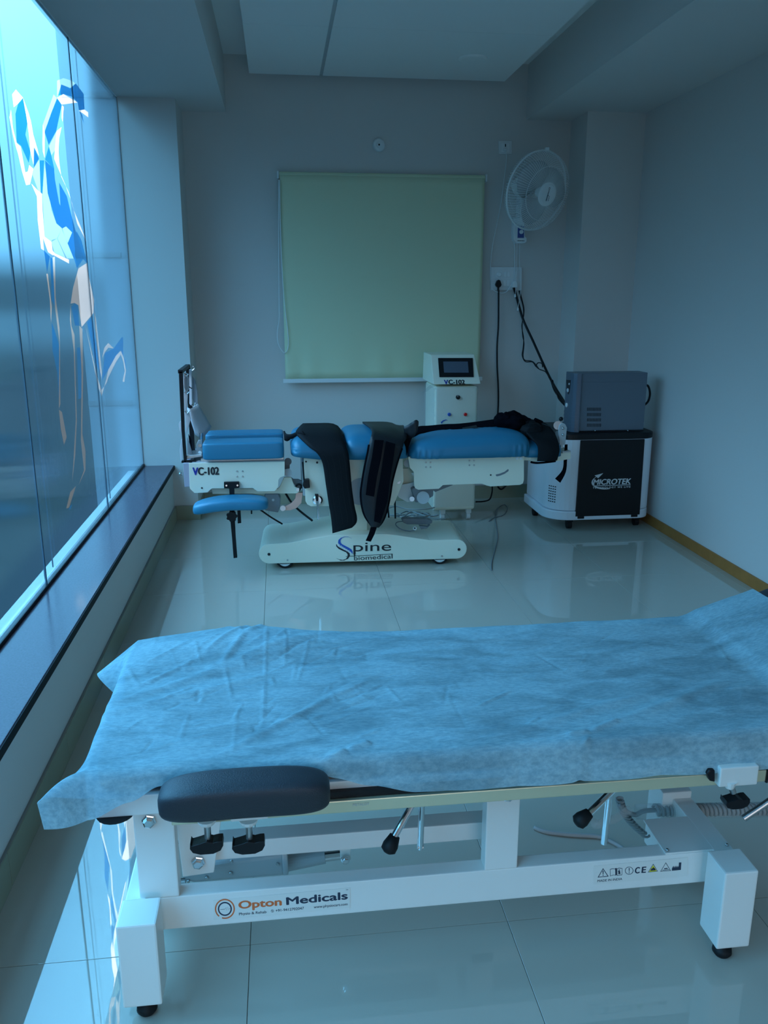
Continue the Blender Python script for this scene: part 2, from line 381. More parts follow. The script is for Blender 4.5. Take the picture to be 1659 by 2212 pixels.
win = struct(thing('window_1', 'full-height window', 'window', (XL, 0, 0)))
del win['category']; del win['label']
s1, s2 = 5.397, 2.95
def c1(*p): return [(x / s1, 150 + y / s1) for x, y in p]
def c2(*p): return [(x / s2, 500 + y / s2) for x, y in p]
whites = [
 c1((142, 290), (185, 235), (268, 330), (210, 400), (160, 440)),
 c1((268, 330), (330, 500), (360, 600), (388, 760), (440, 940), (455, 1010), (395, 900), (390, 1110), (355, 960), (335, 740), (310, 560)),
 c1((128, 470), (110, 560), (150, 760), (185, 900), (210, 980), (255, 1180), (305, 1350), (350, 1340), (390, 1160), (340, 1115), (325, 1190), (295, 1200), (240, 900), (195, 860), (150, 680)),
 c1((665, 330), (720, 410), (905, 385), (830, 340), (740, 287)),
 c1((722, 415), (745, 435), (730, 610), (718, 560)),
 c1((920, 480), (985, 468), (1028, 500), (1030, 560)),
 c1((718, 670), (660, 720), (640, 940), (632, 1040), (660, 1110), (690, 1180), (760, 1340), (840, 1560), (900, 1800), (1010, 2010), (940, 1830), (860, 1640), (800, 1430), (715, 1250), (690, 1080), (682, 950), (690, 800)),
 c1((495, 860), (500, 640), (520, 720), (520, 1030), (500, 960)),
 c1((365, 1330), (430, 1480), (440, 1760), (480, 2090), (512, 2110), (500, 1960), (560, 2130), (620, 2170), (600, 2010), (520, 1950), (495, 1640), (490, 1450), (430, 1400)),
 c2((318, 100), (340, 150), (440, 205), (440, 180), (350, 140)),
 c2((500, 235), (555, 200), (560, 260), (600, 440), (595, 520), (520, 610), (500, 470), (475, 455), (450, 460), (465, 360)),
 c2((335, 165), (350, 160), (355, 420), (380, 620), (385, 1100), (375, 1130), (378, 700), (350, 480)),
 c2((295, 270), (305, 270), (330, 480), (325, 580), (318, 440)),
 c2((375, 1135), (395, 1150), (408, 1220), (425, 1310), (408, 1360), (388, 1260)),
 c2((450, 460), (455, 600), (475, 660), (480, 860), (490, 1200), (480, 1420), (460, 1600), (470, 1420), (483, 1200), (470, 760), (445, 560)),
 c2((505, 600), (525, 620), (530, 900), (525, 1290), (545, 1400), (545, 1520), (500, 1620), (535, 1520), (515, 1330), (520, 900)),
 c2((485, 1620), (440, 1760), (422, 1765), (448, 1660)),
 c2((540, 580), (605, 860), (630, 960), (648, 1010), (680, 965), (690, 930), (740, 830), (770, 785), (785, 830), (795, 890), (780, 955), (792, 960), (803, 885), (790, 810), (770, 760), (740, 790), (690, 880), (675, 950), (648, 1050), (625, 990), (590, 820)),
 c2((600, 500), (612, 560), (650, 900), (648, 940), (635, 880), (605, 600)),
 c2((650, 810), (665, 740), (690, 710), (725, 745), (690, 740), (668, 770)),
]
pales = [
 c1((500, 640), (625, 290), (670, 340), (600, 500), (520, 720)),
 c1((665, 330), (665, 130), (740, 100), (830, 130), (880, 160), (820, 215), (715, 175)),
 c1((500, 1080), (450, 1060), (395, 1150), (380, 1230), (440, 1400), (475, 1450), (495, 1450), (520, 1100), (600, 1640), (660, 1800), (600, 2010), (520, 1950), (495, 1450), (470, 1300), (460, 1060)),
 c1((660, 1800), (725, 1850), (665, 1970), (600, 1990)),
 c1((600, 2010), (665, 1970), (770, 2210), (640, 2160)),
 c1((725, 1850), (775, 1830), (840, 1900), (790, 2020), (760, 1960)),
 c1((670, 1970), (720, 1860), (860, 2205), (780, 2205)),
 c1((640, 940), (660, 720), (570, 900), (600, 1000)),
]
blues = [
 c1((210, 400), (268, 335), (325, 600), (295, 760), (355, 960), (335, 1090), (245, 890), (195, 850), (180, 520)),
 c1((665, 335), (720, 412), (655, 720), (568, 880), (520, 730), (600, 500)),
 c1((715, 175), (820, 220), (840, 320), (740, 287), (680, 305)),
 c1((820, 220), (885, 165), (975, 285), (985, 465), (920, 475), (905, 385), (845, 325)),
 c1((925, 485), (960, 530), (980, 640)),
 c1((398, 910), (455, 1040), (395, 1145)),
 c1((460, 1060), (515, 1060), (495, 1450), (475, 1450)),
 c1((525, 1060), (630, 1160), (640, 1280), (690, 1560), (705, 1590), (690, 1320), (780, 1480), (830, 1690), (900, 1950), (980, 2205), (860, 2205), (790, 2030), (840, 1900), (770, 1830), (725, 1855), (655, 1790), (600, 1600), (555, 1440)),
 c1((570, 895), (600, 1010), (635, 1170), (525, 1050)),
 c2((280, 120), (318, 160), (300, 260)),
 c2((320, 165), (333, 170), (352, 480), (330, 440)),
 c2((475, 460), (495, 470), (505, 600), (478, 600), (455, 480)),
 c2((330, 580), (345, 620), (375, 720), (380, 1130), (365, 900), (335, 760)),
 c2((490, 740), (515, 740), (520, 1060), (500, 1070)),
 c2((555, 580), (585, 545), (640, 880), (648, 940), (600, 800)),
 c2((650, 950), (668, 775), (725, 745), (775, 675), (785, 675), (785, 790), (765, 760), (740, 790), (690, 880)),
 c2((790, 810), (800, 815), (803, 885), (795, 890)),
 c2((462, 1740), (448, 1770), (438, 1775), (450, 1745)),
 c2((490, 235), (440, 60), (490, 0), (520, 60), (560, 210), (530, 175)),
]
verts, faces, kinds = [], [], []
Z0, Z1 = ZS + 0.014, ZB - 0.003
joints = [0, -0.45, 0.75, 1.94, 3.13, 4.325]
edgesY = [WF] + joints[1:] + [YP]
def addpoly(pts, kd):
    o = len(verts); verts.extend(pts); faces.append(list(range(o, o + len(pts)))); kinds.append(kd)
gl = 0.004
for a, b_ in zip(edgesY[:-1], edgesY[1:]):
    addpoly([Vector((a + gl, Z0)), Vector((b_ - gl, Z0)), Vector((b_ - gl, Z1)), Vector((a + gl, Z1))], 0)
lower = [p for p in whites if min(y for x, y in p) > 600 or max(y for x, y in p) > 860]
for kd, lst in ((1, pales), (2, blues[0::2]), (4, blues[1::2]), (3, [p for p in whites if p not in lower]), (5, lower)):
    for pix in lst:
        pts = []
        for x, y in pix:
            q = atx(x, y, XL); pts.append(Vector((min(max(q.y, WF), YP - 0.002), min(max(q.z, Z0), Z1))))
        addpoly(pts, kd)
edges = []
for f in faces: edges += [(f[i], f[(i + 1) % len(f)]) for i in range(len(f))]
V, E_, F_, ov, oe, of = delaunay_2d_cdt(verts, edges, [], 0, 1e-5)
def inside(p, poly):
    c_ = False; n_ = len(poly)
    for i in range(n_):
        a, b_ = verts[poly[i]], verts[poly[i - 1]]
        if (a.y > p.y) != (b_.y > p.y) and p.x < (b_.x - a.x) * (p.y - a.y) / (b_.y - a.y) + a.x: c_ = not c_
    return c_
groups = {}
for f in F_:
    p = (V[f[0]] + V[f[1]] + V[f[2]]) / 3
    src = [i for i, fc_ in enumerate(faces) if inside(p, fc_)]
    if not any(kinds[i] == 0 for i in src): continue          # on a joint
    kd = max(kinds[i] for i in src)
    groups.setdefault(('pane', min(src)) if kd == 0 else (kd, 0), []).append(f)
fm = {'pane': FILM, 1: FPALE, 2: FBLUE, 3: FWHITE, 4: FDEEP, 5: FDIM}; nm = {'pane': 'pane', 1: 'pale_facets', 2: 'blue_facets', 3: 'white_facets', 4: 'deep_blue_facets', 5: 'dim_white_facets'}
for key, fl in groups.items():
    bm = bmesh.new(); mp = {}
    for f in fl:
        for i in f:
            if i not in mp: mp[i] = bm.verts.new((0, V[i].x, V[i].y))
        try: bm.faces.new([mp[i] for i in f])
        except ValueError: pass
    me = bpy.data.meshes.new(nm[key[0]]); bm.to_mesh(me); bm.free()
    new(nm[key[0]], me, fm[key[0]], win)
JOINT = mat('silicone_joint', (0.02, 0.06, 0.10), 0.4)
for yy in joints[1:]:
    B().box(XL - 0.006, XL + 0.001, yy - gl, yy + gl, Z0, Z1).build('joint', JOINT, win)
    B().box(XL - 0.032, XL - 0.028, yy + 0.206, yy + 0.212, Z0, Z1).build('joint', JOINT, win)
B().box(XL - 0.02, XL + 0.006, WF, YP, ZS, Z0).build('frame', BLACKM, win, bevel=0.002)
B().box(XL - 0.02, XL + 0.004, WF, YP, Z1, ZB).build('frame', PVC, win)
B().box(XL - 0.02, XL + 0.001, YP - 0.005, YP, Z0, Z1).build('frame', GREYP, win)
# unseen clear glazed door, added behind the camera to light the front faces
CLEAR = film('clear_glass', (0.86, 0.91, 0.97), 1, 1.45, None, 0.0, 0.02, 0.0)
w2 = struct(bpy.data.objects.new('added_door', None)); COL.objects.link(w2)
xmid = (W2X0 + W2X1) / 2
for x0, x1 in ((W2X0, xmid), (xmid, W2X1)):
    B().add([(x0 + .03, YF - .05, W2Z0 + .03), (x1 - .03, YF - .05, W2Z0 + .03), (x1 - .03, YF - .05, W2Z1 - .03), (x0 + .03, YF - .05, W2Z1 - .03)], [(0, 1, 2, 3)]).build('pane', CLEAR, w2)
    for a, b_, c_, d_ in ((x0, x0 + .03, W2Z0, W2Z1), (x1 - .03, x1, W2Z0, W2Z1), (x0 + .03, x1 - .03, W2Z0, W2Z0 + .03), (x0 + .03, x1 - .03, W2Z1 - .03, W2Z1)):
        B().box(a, b_, YF - .07, YF - .03, c_, d_).build('frame', PVC, w2)
# unseen strip added outside the opening so no light leaks round the glass
struct(B().box(XL - 0.03, XL - 0.02, WF, YP, ZB, ZC).build('leak_block', WALL))

# ------------------------------------------------------------------ wall fittings
def screw(name, p, r, m, parent, ax=(0, -1, 0), dpt=0.004):
    return B().lathe(p, ax, [(0, r), (dpt * 0.6, r), (dpt, r * 0.7)], 10).build(name, m, parent)

sd = thing('smoke_detector', 'small round white detector on the wall above the green blind', 'detector', at(818, 314, YB))
p = at(818, 314, YB)
B().lathe(p, (0, -1, 0), [(0, 0.040), (0.012, 0.042), (0.022, 0.036), (0.026, 0.022)], 28).build('housing', PVC, sd, smooth=False)
B().lathe(p + Vector((0, -0.026, 0)), (0, -1, 0), [(0, 0.006), (0.003, 0.005)], 12).build('sensor', INK, sd)
ld = thing('ceiling_disc', 'faint round white disc set flush in the ceiling board', 'ceiling fitting', atz(1022, 126, zp))
B().lathe(atz(1022, 126, zp), (0, 0, -1), [(0, 0.085), (0.006, 0.083), (0.010, 0.07)], 32).build('disc', CEIL, ld)

so = thing('wall_socket', 'single white socket high on the wall above the fan', 'socket', at(1091, 318, YB))
B().px([(1077, 304), (1106, 304), (1106, 333), (1078, 333)], YB - 0.01, YB).build('cover_plate', PVC, so, bevel=0.003)
B().px([(1083, 309), (1101, 309), (1101, 329), (1083, 329)], YB - 0.014, YB - 0.01).build('insert', PVCD, so, bevel=0.002)
B().px([(1091, 311), (1093, 311), (1093, 317), (1091, 317)], YB - 0.0155, YB - 0.014).build('indicator', INK, so)
B().superq(at(1091, 323, YB - 0.02), (0.014, 0.012, 0.009), .6, .6, 12, 8).build('plug', PVCD, so, smooth=True)

sw = thing('switchboard', 'wide white switchboard on the wall below the fan', 'switchboard', at(1095, 602, YB))
YS = YB - 0.02
B().px([(1061, 577), (1128, 577), (1127, 627), (1060, 627)], YS, YB).build('cover_plate', PVC, sw, bevel=0.003)
B().px([(1070, 583), (1119, 583), (1118, 621), (1069, 621)], YS - 0.003, YS).build('insert', PVC, sw, bevel=0.001)
B().lathe(at(1078, 593, YS - 0.003), (0, -1, 0), [(0, 0.017), (0.008, 0.015), (0.012, 0.012)], 18).build('dimmer', PVCD, sw)
for x in (1088.5, 1095.5, 1111):
    B().px([(x, 587), (x + 6, 587), (x + 6, 599), (x, 599)], YS - 0.007, YS - 0.003).build('switch', PVCD, sw, bevel=0.0015)
for x in (1088, 1095):
    B().px([(x, 605), (x + 6, 605), (x + 6, 618), (x, 618)], YS - 0.007, YS - 0.003).build('switch', PVCD, sw, bevel=0.0015)
B().px([(1107, 618), (1109, 609), (1114, 606), (1118, 612), (1118, 621), (1107, 621)], YS - 0.04, YS - 0.003).build('plug', PVCD, sw, bevel=0.003)

pc = thing('plug_cable', 'black plug with a black cord hanging straight down from the switchboard', 'power cord', at(1077, 610, YS))
yk = YS - 0.012
B().px([(1071, 615), (1072, 612), (1075, 606), (1078, 604), (1081, 606), (1083, 612), (1084, 615), (1082, 619), (1079, 621), (1078, 628), (1076, 628), (1076, 621), (1073, 619)], YS - 0.035, YS - 0.003).build('plug', BLACKP, pc, bevel=0.004)
B().tube([at(1077, 626, yk), at(1077, 660, yk), at(1076.5, 705, yk), at(1074, 745, yk), at(1074, 790, yk), at(1076, 830, yk), at(1076.5, 870, yk), at(1074, 920, yk), at(1072, 980, yk), at(1074, 1030, yk), at(1069, 1050, yk)], 0.0062).build('cord', BLACKP, pc, smooth=True)

bc = thing('inverter_cable', 'thick black cable slanting from the switchboard down to the inverter', 'cable', at(1111, 622, YS))
def slant(a, b_, n=8, amp=0.0):
    return [a.lerp(b_, i / n) for i in range(n + 1)]
q0, q1, q2 = at(1110, 622, YS - 0.02), at(1152, 738, 5.70), at(1224, 876, 5.092)
B().tube([q0, at(1116, 642, YS - .01), at(1130, 690, 5.80), q1, at(1181, 802, 5.50), at(1200, 838, 5.30), q2], 0.0085).build('cable', BLACKP, bc, smooth=True)
B().tube([at(1192, 822, 5.38), at(1200, 845, 5.30), at(1222, 873, 5.095)], 0.010).build('sleeve', BLACKP, bc, smooth=True)
tw = thing('twin_wire', 'thin black twin wire looping beside the thick slanting cable', 'wire', at(1120, 630, YS))
B().tube([at(1121, 628, yk), at(1124, 640, yk), at(1130, 662, yk), at(1131, 680, yk), at(1128, 700, 5.82), at(1129, 725, 5.8), at(1132, 742, 5.78), at(1130, 768, 5.75), at(1134, 778, 5.74), at(1148, 780, 5.73), at(1156, 786, 5.70), at(1164, 797, 5.60)], 0.0035).build('wire', BLACKP, tw, smooth=True)
B().tube([at(1122.5, 628, yk), at(1127, 645, yk), at(1132, 668, yk), at(1130, 690, yk), at(1127, 705, 5.82), at(1131, 730, 5.8), at(1130, 752, 5.77), at(1128, 768, 5.75), at(1135, 781, 5.74), at(1150, 782, 5.73), at(1158, 792, 5.68), at(1166, 798, 5.58), at(1178, 803, 5.5), at(1186, 815, 5.4)], 0.0035).build('wire', BLACKP, tw, smooth=True)
B().tube([at(1164, 797, 5.58), at(1159, 790, 5.60), at(1162, 784, 5.6), at(1170, 785, 5.56), at(1172, 793, 5.52)], 0.0035).build('loop', BLACKP, tw, smooth=True)
B().tube([at(1203, 846, 5.28), at(1205, 858, 5.2), at(1212, 868, 5.14), at(1222, 878, 5.09)], 0.004).build('tail', BLACKP, tw, smooth=True)

wc = thing('white_wire', 'thin white cord from the high socket curving down to the switchboard', 'cord', at(1094, 333, YB))
yk2 = YB - 0.012
B().tube([at(1093, 326, yk2 - .008), at(1094, 345, yk2), at(1090, 380, yk2), at(1082, 440, yk2), at(1072, 490, yk2), at(1065, 525, yk2), at(1061, 555, yk2), at(1059, 590, yk2), at(1061, 618, yk2), at(1068, 628, YS - .01), at(1084, 633, YS - .012), at(1095, 629, YS - .02), at(1103, 617, YS - .03), at(1108, 612, YS - .03)], 0.0028).build('cord', PVCD, wc, smooth=True)

# roller blind
bl = thing('roller_blind', 'pale green roller blind pulled down over the back wall', 'blind', (0.71, 5.8, 0.86))
yb = 5.805
tl_, tr_, blq, brq = at(601, 375, yb), at(1050, 382, yb), at(613, 820, yb), at(1040, 820, yb)
rows = []
for j in range(25):
    t = j / 24; z = tl_.z + (blq.z - tl_.z) * t; row = []
    for i in range(61):
        u = i / 60; x = tl_.x + 0.008 + (tr_.x - tl_.x - 0.016) * u
        w = max(0, (t - 0.72) / 0.28) ** 1.5
        yy = yb - 0.006 * w * math.sin(u * 46 + 2 * math.sin(u * 9)) * (0.6 + 0.4 * math.sin(u * 17)) - 0.004 * math.sin(u * 7) * t
        row.append(Vector((x, yy, z)))
    rows.append(row)
B().grid(rows).build('fabric', BLIND, bl, smooth=True, solid=0.0015)
B().cyl((tl_.x + 0.006, yb + 0.018, tl_.z - 0.004), (tr_.x - 0.006, yb + 0.018, tl_.z - 0.004), 0.019, n=20).build('roller', BLIND, bl, smooth=False)
B().box(blq.x - 0.004, brq.x + 0.004, yb - 0.012, yb + 0.008, blq.z - 0.024, blq.z + 0.004).build('bottom_bar', PVC, bl, bevel=0.004)
for q in (tl_, tr_):
    sgn = -1 if q is tl_ else 1
    B().box(q.x - 0.006 + sgn * 0.002, q.x + 0.006 + sgn * 0.002, yb - 0.006, YB, q.z - 0.03, q.z + 0.016).build('bracket', PVC, bl, bevel=0.002)
yq = yb - 0.012
B().tube([at(602, 388, yq), at(602, 470, yq), at(602, 560, yq), at(603, 660, yq), at(603, 690, yq), at(599, 720, yq), at(601, 742, yq), at(608, 756, yq), at(615, 762, yq), at(621, 755, yq), at(623, 738, yq), at(621, 710, yq), at(616, 670, yq), at(611, 610, yq), at(606, 500, yq), at(604, 388, yq)], 0.0026).build('pull_chain', PVCD, bl, smooth=True)

# wall fan
fan = thing('wall_fan', 'white wall fan with wire cage turned towards the right wall', 'fan', at(1126, 500, YB))
FC = at(1161, 413, 5.52); ax = Vector((0.42, -0.86, -0.28)).normalized()
fu = ax.cross(Vector((0, 0, 1))).normalized(); fv = fu.cross(ax)
R = 0.243
def fp(a, r, d): return FC + (fu * math.cos(a) + fv * math.sin(a)) * r + ax * d
def circ(r, d, n=48): return [fp(2 * PI * i / n, r, d) for i in range(n)]
B().tube(circ(R, -0.01), 0.0065, 8, 1, True).build('cage_rim', FANW, fan, smooth=True)
fw = B()
NW = 90
for i in range(NW):
    a = 2 * PI * i / NW
    fw.tube([fp(a, 0.062, 0.092), fp(a, 0.14, 0.088), fp(a, 0.205, 0.066), fp(a, R - 0.006, 0.03), fp(a, R, 0.0)], 0.0014, 4, 2)
fw.tube(circ(0.165, 0.0835), 0.0016, 5, 1, True); fw.tube(circ(0.062, 0.092, 30), 0.002, 5, 1, True)
fw.build('front_grille', FANW, fan)
bw = B()
for i in range(NW):
    a = 2 * PI * (i + 0.5) / NW
    bw.tube([fp(a, R, -0.012), fp(a, R - 0.012, -0.05), fp(a, 0.17, -0.075), fp(a, 0.07, -0.08)], 0.0014, 4, 2)
bw.tube(circ(0.17, -0.075), 0.0018, 5, 1, True)
bw.build('rear_grille', FANW, fan)
B().lathe(FC + ax * 0.086, ax, [(0, 0.064), (0.006, 0.074), (0.012, 0.072), (0.016, 0.056), (0.0165, 0.0)], 32).build('badge', FANW, fan)
B().lathe(FC + ax * 0.045, ax, [(-0.03, 0.035), (0.03, 0.042), (0.038, 0.03)], 24).build('hub', FANW, fan)
for k in range(3):
    a0 = 2 * PI * k / 3 + 0.55; rows = []
    for j in range(9):
        r = 0.035 + 0.175 * j / 8; wd_ = 0.55 + 0.5 * math.sin(PI * min(1, j / 7.0)) if j < 8 else 0.35
        rows.append([fp(a0 + (s_ - 0.5) * wd_ * 2.1 + 0.25 * j / 8, r * (1 - (0.04 if s_ in (0, 1) and j == 8 else 0)), 0.02 + 0.045 * (s_ - 0.5)) for s_ in (0, .25, .5, .75, 1)])
    B().grid(rows).build('blade', LGREY, fan, smooth=True, solid=0.003)
B().lathe(FC - ax * 0.08, -ax, [(0, 0.055), (0.03, 0.07), (0.09, 0.066), (0.15, 0.035)], 24).build('motor_housing', FANW, fan, smooth=True)
B().box(*(lambda q: (q.x - 0.03, q.x + 0.03))(at(1127, 480, 5.80)), 5.74, YB, 1.97, 2.12).build('arm', FANW, fan, bevel=0.012)
B().px([(1111, 470), (1133, 470), (1134, 511), (1138, 514), (1138, 522), (1134, 525), (1116, 525), (1110, 518), (1109, 500)], 5.795, YB).build('control_box', FANW, fan, bevel=0.004)
B().px([(1119, 486), (1132, 489), (1132, 514), (1118, 514)], 5.793, 5.797).build('label_panel', FANB, fan)
B().lathe(at(1126, 501, 5.793), (0, -1, 0), [(0, 0.0145), (0.010, 0.013)], 20).build('speed_knob', FANW, fan)
text('lettering', 'WAVE PLUS', INK, fan, at(1117.5, 521, 5.795), at(1132.5, 521, 5.795), 0.006, 0.050)
bc_ = FC + ax * 0.1035
tdir = (fv * 0.92 - fu * 0.1).normalized()
text('lettering', 'Crompton', INKN, fan, bc_ + fv * 0.042 - fu * 0.006, bc_ - fv * 0.040 - fu * 0.0, 0.012, 0.050, lift=(0, 0, 0), updir=fu)
text('lettering', 'Greaves', INKN, fan, bc_ - fv * 0.008 - fu * 0.016, bc_ - fv * 0.040 - fu * 0.016, 0.007, 0.030, lift=(0, 0, 0), updir=fu)
B().box(-.012, .012, -.012, .012, -.008, .012, Matrix.Translation(fp(PI / 2, R + 0.006, 0.0))).build('clip', FANW, fan, bevel=0.003)
B().tube([at(1111, 490, 5.83), at(1109, 512, 5.84), at(1112, 535, 5.85), at(1112, 560, 5.845), at(1112, 580, YS - .01), at(1111, 608, YS - .03)], 0.0032).build('cord', PVCD, fan, smooth=True)
for xq, ye in ((1118, 642), (1124, 671)):
    B().tube([at(xq - 1, 524, 5.82), at(xq - 2, 560, 5.82), at(xq - 4 + (5 if ye > 650 else 0), 620, 5.81), at(xq - (5 if ye < 650 else 5), ye - 6, 5.80)], 0.0016, 5).build('pull_string', PVCD, fan, smooth=True)
    B().lathe(at(xq - 5, ye - 7, 5.80), (0, 0, -1), [(0, 0.003), (0.012, 0.007), (0.022, 0.006)], 10).build('pull_bead', PVCD, fan)
# ------------------------------------------------------------------ inverter trolley and inverter
YT = 4.90
ut = thing('inverter_trolley', 'grey and black inverter trolley on castors in the corner', 'trolley', (2.0, 5.05, 0))
xl, xr, y0, y1 = 1.665, 2.335, YT, 5.42
def plan(x0, x1, ya, yb_, rl, rr, n=8):
    pts = []
    for cx, cy, r, a0 in ((x0 + rl, ya + rl, rl, PI), (x1 - rr, ya + rr, rr, 1.5 * PI)):
        for i in range(n + 1):
            a = a0 + PI / 2 * i / n; pts.append((cx + r * math.cos(a), cy + r * math.sin(a)))
    return pts + [(x1, yb_), (x0, yb_)]
pts = plan(xl, xr, y0, y1, 0.15, 0.09)
B().prism([(x, y, 0.135) for x, y in pts], (0, 0, 0.47)).build('body', UPSW, ut, bevel=0.006)
pts = plan(xl - 0.018, xr + 0.002, y0 - 0.008, y1, 0.16, 0.10)
B().prism([(x, y, 0.075) for x, y in pts], (0, 0, 0.058)).build('lower_tray', UPSW, ut, bevel=0.008)
pts = plan(xl, xr, y0 - 0.001, y1, 0.15, 0.09)
B().prism([(x, y, 0.585) for x, y in pts], (0, 0, 0.042)).build('lid', BLACKP, ut, bevel=0.008)
px0, px1 = 1.835, 2.25
B().prism([(px0 - 0.006, y0 - 0.010, 0.10), (px1 + 0.006, y0 - 0.010, 0.10), (px1, y0 - 0.010, 0.588), (px0, y0 - 0.010, 0.588)], (0, 0.02, 0)).build('front_panel', BLACKP, ut, bevel=0.003)
for x in (px0 + 0.03, px1 - 0.03): B().box(x - 0.022, x + 0.022, y0 - 0.012, y0 + 0.01, 0.085, 0.103).build('panel_clip', BLACKP, ut, bevel=0.004)
for x, y in ((1.82, 4.98), (2.28, 5.0), (1.70, 5.32), (2.28, 5.34)):
    B().cyl((x - 0.014, y, 0.028), (x + 0.014, y, 0.028), 0.028).build('castor', RUBBER, ut)
    B().box(x - 0.02, x + 0.02, y - 0.02, y + 0.02, 0.045, 0.08).build('castor_fork', BLACKP, ut)
v = B()
for i in range(4):
    for j in range(7):
        z = 0.285 - j * 0.0165; x = 1.697 + i * 0.0145; yy = 5.05 - (x - xl) * 1.0
        a = PI + 0.25 + i * 0.105; c = (xl + 0.15, y0 + 0.15)
        q = Vector((c[0] + 0.1505 * math.cos(a + .2), c[1] + 0.1505 * math.sin(a + .2), z))
        v.box(-.0045, .0045, -.001, .001, -.003, .003, Matrix.Translation(q) @ Matrix.Rotation(a + .2 - 1.5 * PI, 4, 'Z'))
v.build('side_vent', INK, ut)
yt = y0 - 0.0105
m0, m1 = at(1281, 1047, yt), at(1362, 1044, yt); m0.z = m1.z = at(1320, 1046, yt).z
text('lettering', 'MICROTEK', SILV, ut, m0, m1, 0.036, 0.050, 0.18)
u0 = m0 + Vector((0, 0, -0.009))
flat('underline', [[u0 + Vector((0, -.0012, 0)), u0 + Vector(((m1 - m0).length, -.0012, 0)), u0 + Vector(((m1 - m0).length, -.0012, .004)), u0 + Vector((0, -.0012, .004))]], SILV, ut)
text('lettering', 'TECHNOLOGY WE LIVE', SILV, ut, m0 + Vector((0, 0, -.025)), m1 + Vector((0, 0, -.025)), 0.011, 0.060, spacing=1.4)
arc = []
ctr = at(1308, 1041, yt); rx, rz = 0.092, 0.048
A = [math.radians(125 + i * 7.5) for i in range(23)]
outer = [ctr + Vector((rx * math.cos(a), -.0012, rz * math.sin(a))) for a in A]
inner = [ctr + Vector(((rx - 0.012 * math.sin(PI * (0.15 + .85 * (1 - i / 22)))) * math.cos(a), -.0012, (rz - 0.009 * math.sin(PI * (0.15 + .85 * (1 - i / 22)))) * math.sin(a))) for i, a in enumerate(A)]
polys = [[outer[i], outer[i + 1], inner[i + 1], inner[i]] for i in range(22)]
ah = outer[0]
polys.append([ah + Vector((-.022, 0, 0.004)), ah + Vector((0.002, 0, -0.014)), ah + Vector((0.034, 0, 0.018))])
flat('arrow_emblem', polys, SILV, ut)

iv = thing('power_inverter', 'dark blue-grey inverter box with front vents standing on the trolley', 'inverter', (2.0, 5.05, 0.63))
zi0, zi1 = 0.629, 0.995
ix0, ixm, ix1, iyb = 1.785, 1.838, 2.262, 5.085
B().box(ixm, ix1, 4.95, iyb, zi0 + 0.008, zi1).build('case', UPSD, iv, bevel=0.003)
B().box(ixm + 0.003, ix1 - 0.001, 4.9475, 4.95, zi0 + 0.012, zi1 - 0.055).build('side_panel', UPSD, iv, bevel=0.001)
B().box(ixm, ix1, 4.948, 4.951, zi0 + 0.0, zi0 + 0.006).build('base_rail', BLACKP, iv)
bez = [(ix0, iyb), (ix0, 4.985), (ix0 + .006, 4.958), (ix0 + .022, 4.942), (ix0 + .045, 4.938), (ixm, 4.938), (ixm, iyb)]
B().prism([(x, y, zi0) for x, y in bez], (0, 0, zi1 - zi0)).build('front_bezel', UPSF, iv, bevel=0.004)
for k in range(5):
    oz = zi0 + .02 + .022 * k
    outl = [(x - .0012, y - .0012) for x, y in bez[:6]]; inl = [(x + .002, y + .003) for x, y in bez[:6]][::-1]
    B().prism([(x, y, oz) for x, y in outl + inl], (0, 0, 0.015)).build('bezel_rib', UPSF, iv)
fx = lambda yy, zz: Vector((ix0 - .0004, yy, zz))
B().prism([fx(5.070, .945), fx(4.992, .95), fx(5.004, .875), fx(5.02, .86), fx(5.045, .87)], (-0.002, 0, 0)).build('display_window', INK, iv)
B().lathe(fx(5.008, .925), (-1, 0, 0), [(0, .007), (.006, .006)], 10).build('indicator', PVCD, iv)
B().prism([fx(5.045, .885), fx(5.03, .897), fx(5.012, .892), fx(5.012, .876), fx(5.03, .870)], (-0.005, 0, 0)).build('emblem', SILV, iv)
B().lathe(fx(5.035, .79), (-1, 0, 0), [(0, .014), (.006, .014), (.008, .010)], 16).build('power_button', PVCD, iv)
v = B()
for j in range(4):
    for i in range(10):
        q = at(1269 + i * 3.15, 884 + j * 11.5, 4.9468); v.box(q.x - .0022, q.x + .0022, 4.9464, 4.948, q.z - .010, q.z + .010)
v.build('vent_slot', INK, iv)
for x in (1285, 1356): screw('screw', at(x, 930, 4.947), .004, CHROME, iv)
B().tube([at(1390, 831, 5.03), at(1400, 834, 5.03), at(1404, 850, 5.03), at(1400, 867, 5.03), at(1389, 877, 5.03)], 0.007).build('rear_cable', BLACKP, iv, smooth=True)

# ------------------------------------------------------------------ control console
YC = 5.24
cc = thing('control_console', 'cream control console with touch screen standing behind the traction table', 'console', (1.09, 5.4, 0))
cx0, cx1 = at(939, 900, YC).x, at(1031, 900, YC).x
B().prism([(cx0, YC, .075), (cx1, YC, .075), (cx1, 5.60, .075), (cx0, 5.60, .075)], (0, 0, 0.82)).build('body', CREAM, cc, bevel=0.022, seg=4)
hx0, hx1 = at(936, 830, YC - .015).x, at(1038, 830, YC - .015).x
zt = at(980, 766, 5.33).z; zl = at(980, 830, YC - .02).z
B().add([(hx0, YC - .02, zl), (hx1, YC - .02, zl), (hx1 - .022, 5.33, zt), (hx0 + .0, 5.33, zt), (hx0 - .005, 5.60, zl), (hx1 + .005, 5.60, zl), (hx1 - .022, 5.60, zt), (hx0, 5.60, zt)],
        [(0, 1, 2, 3), (4, 7, 6, 5), (0, 3, 7, 4), (1, 5, 6, 2), (3, 2, 6, 7), (0, 4, 5, 1)]).build('sloped_head', CREAM, cc, bevel=0.004)
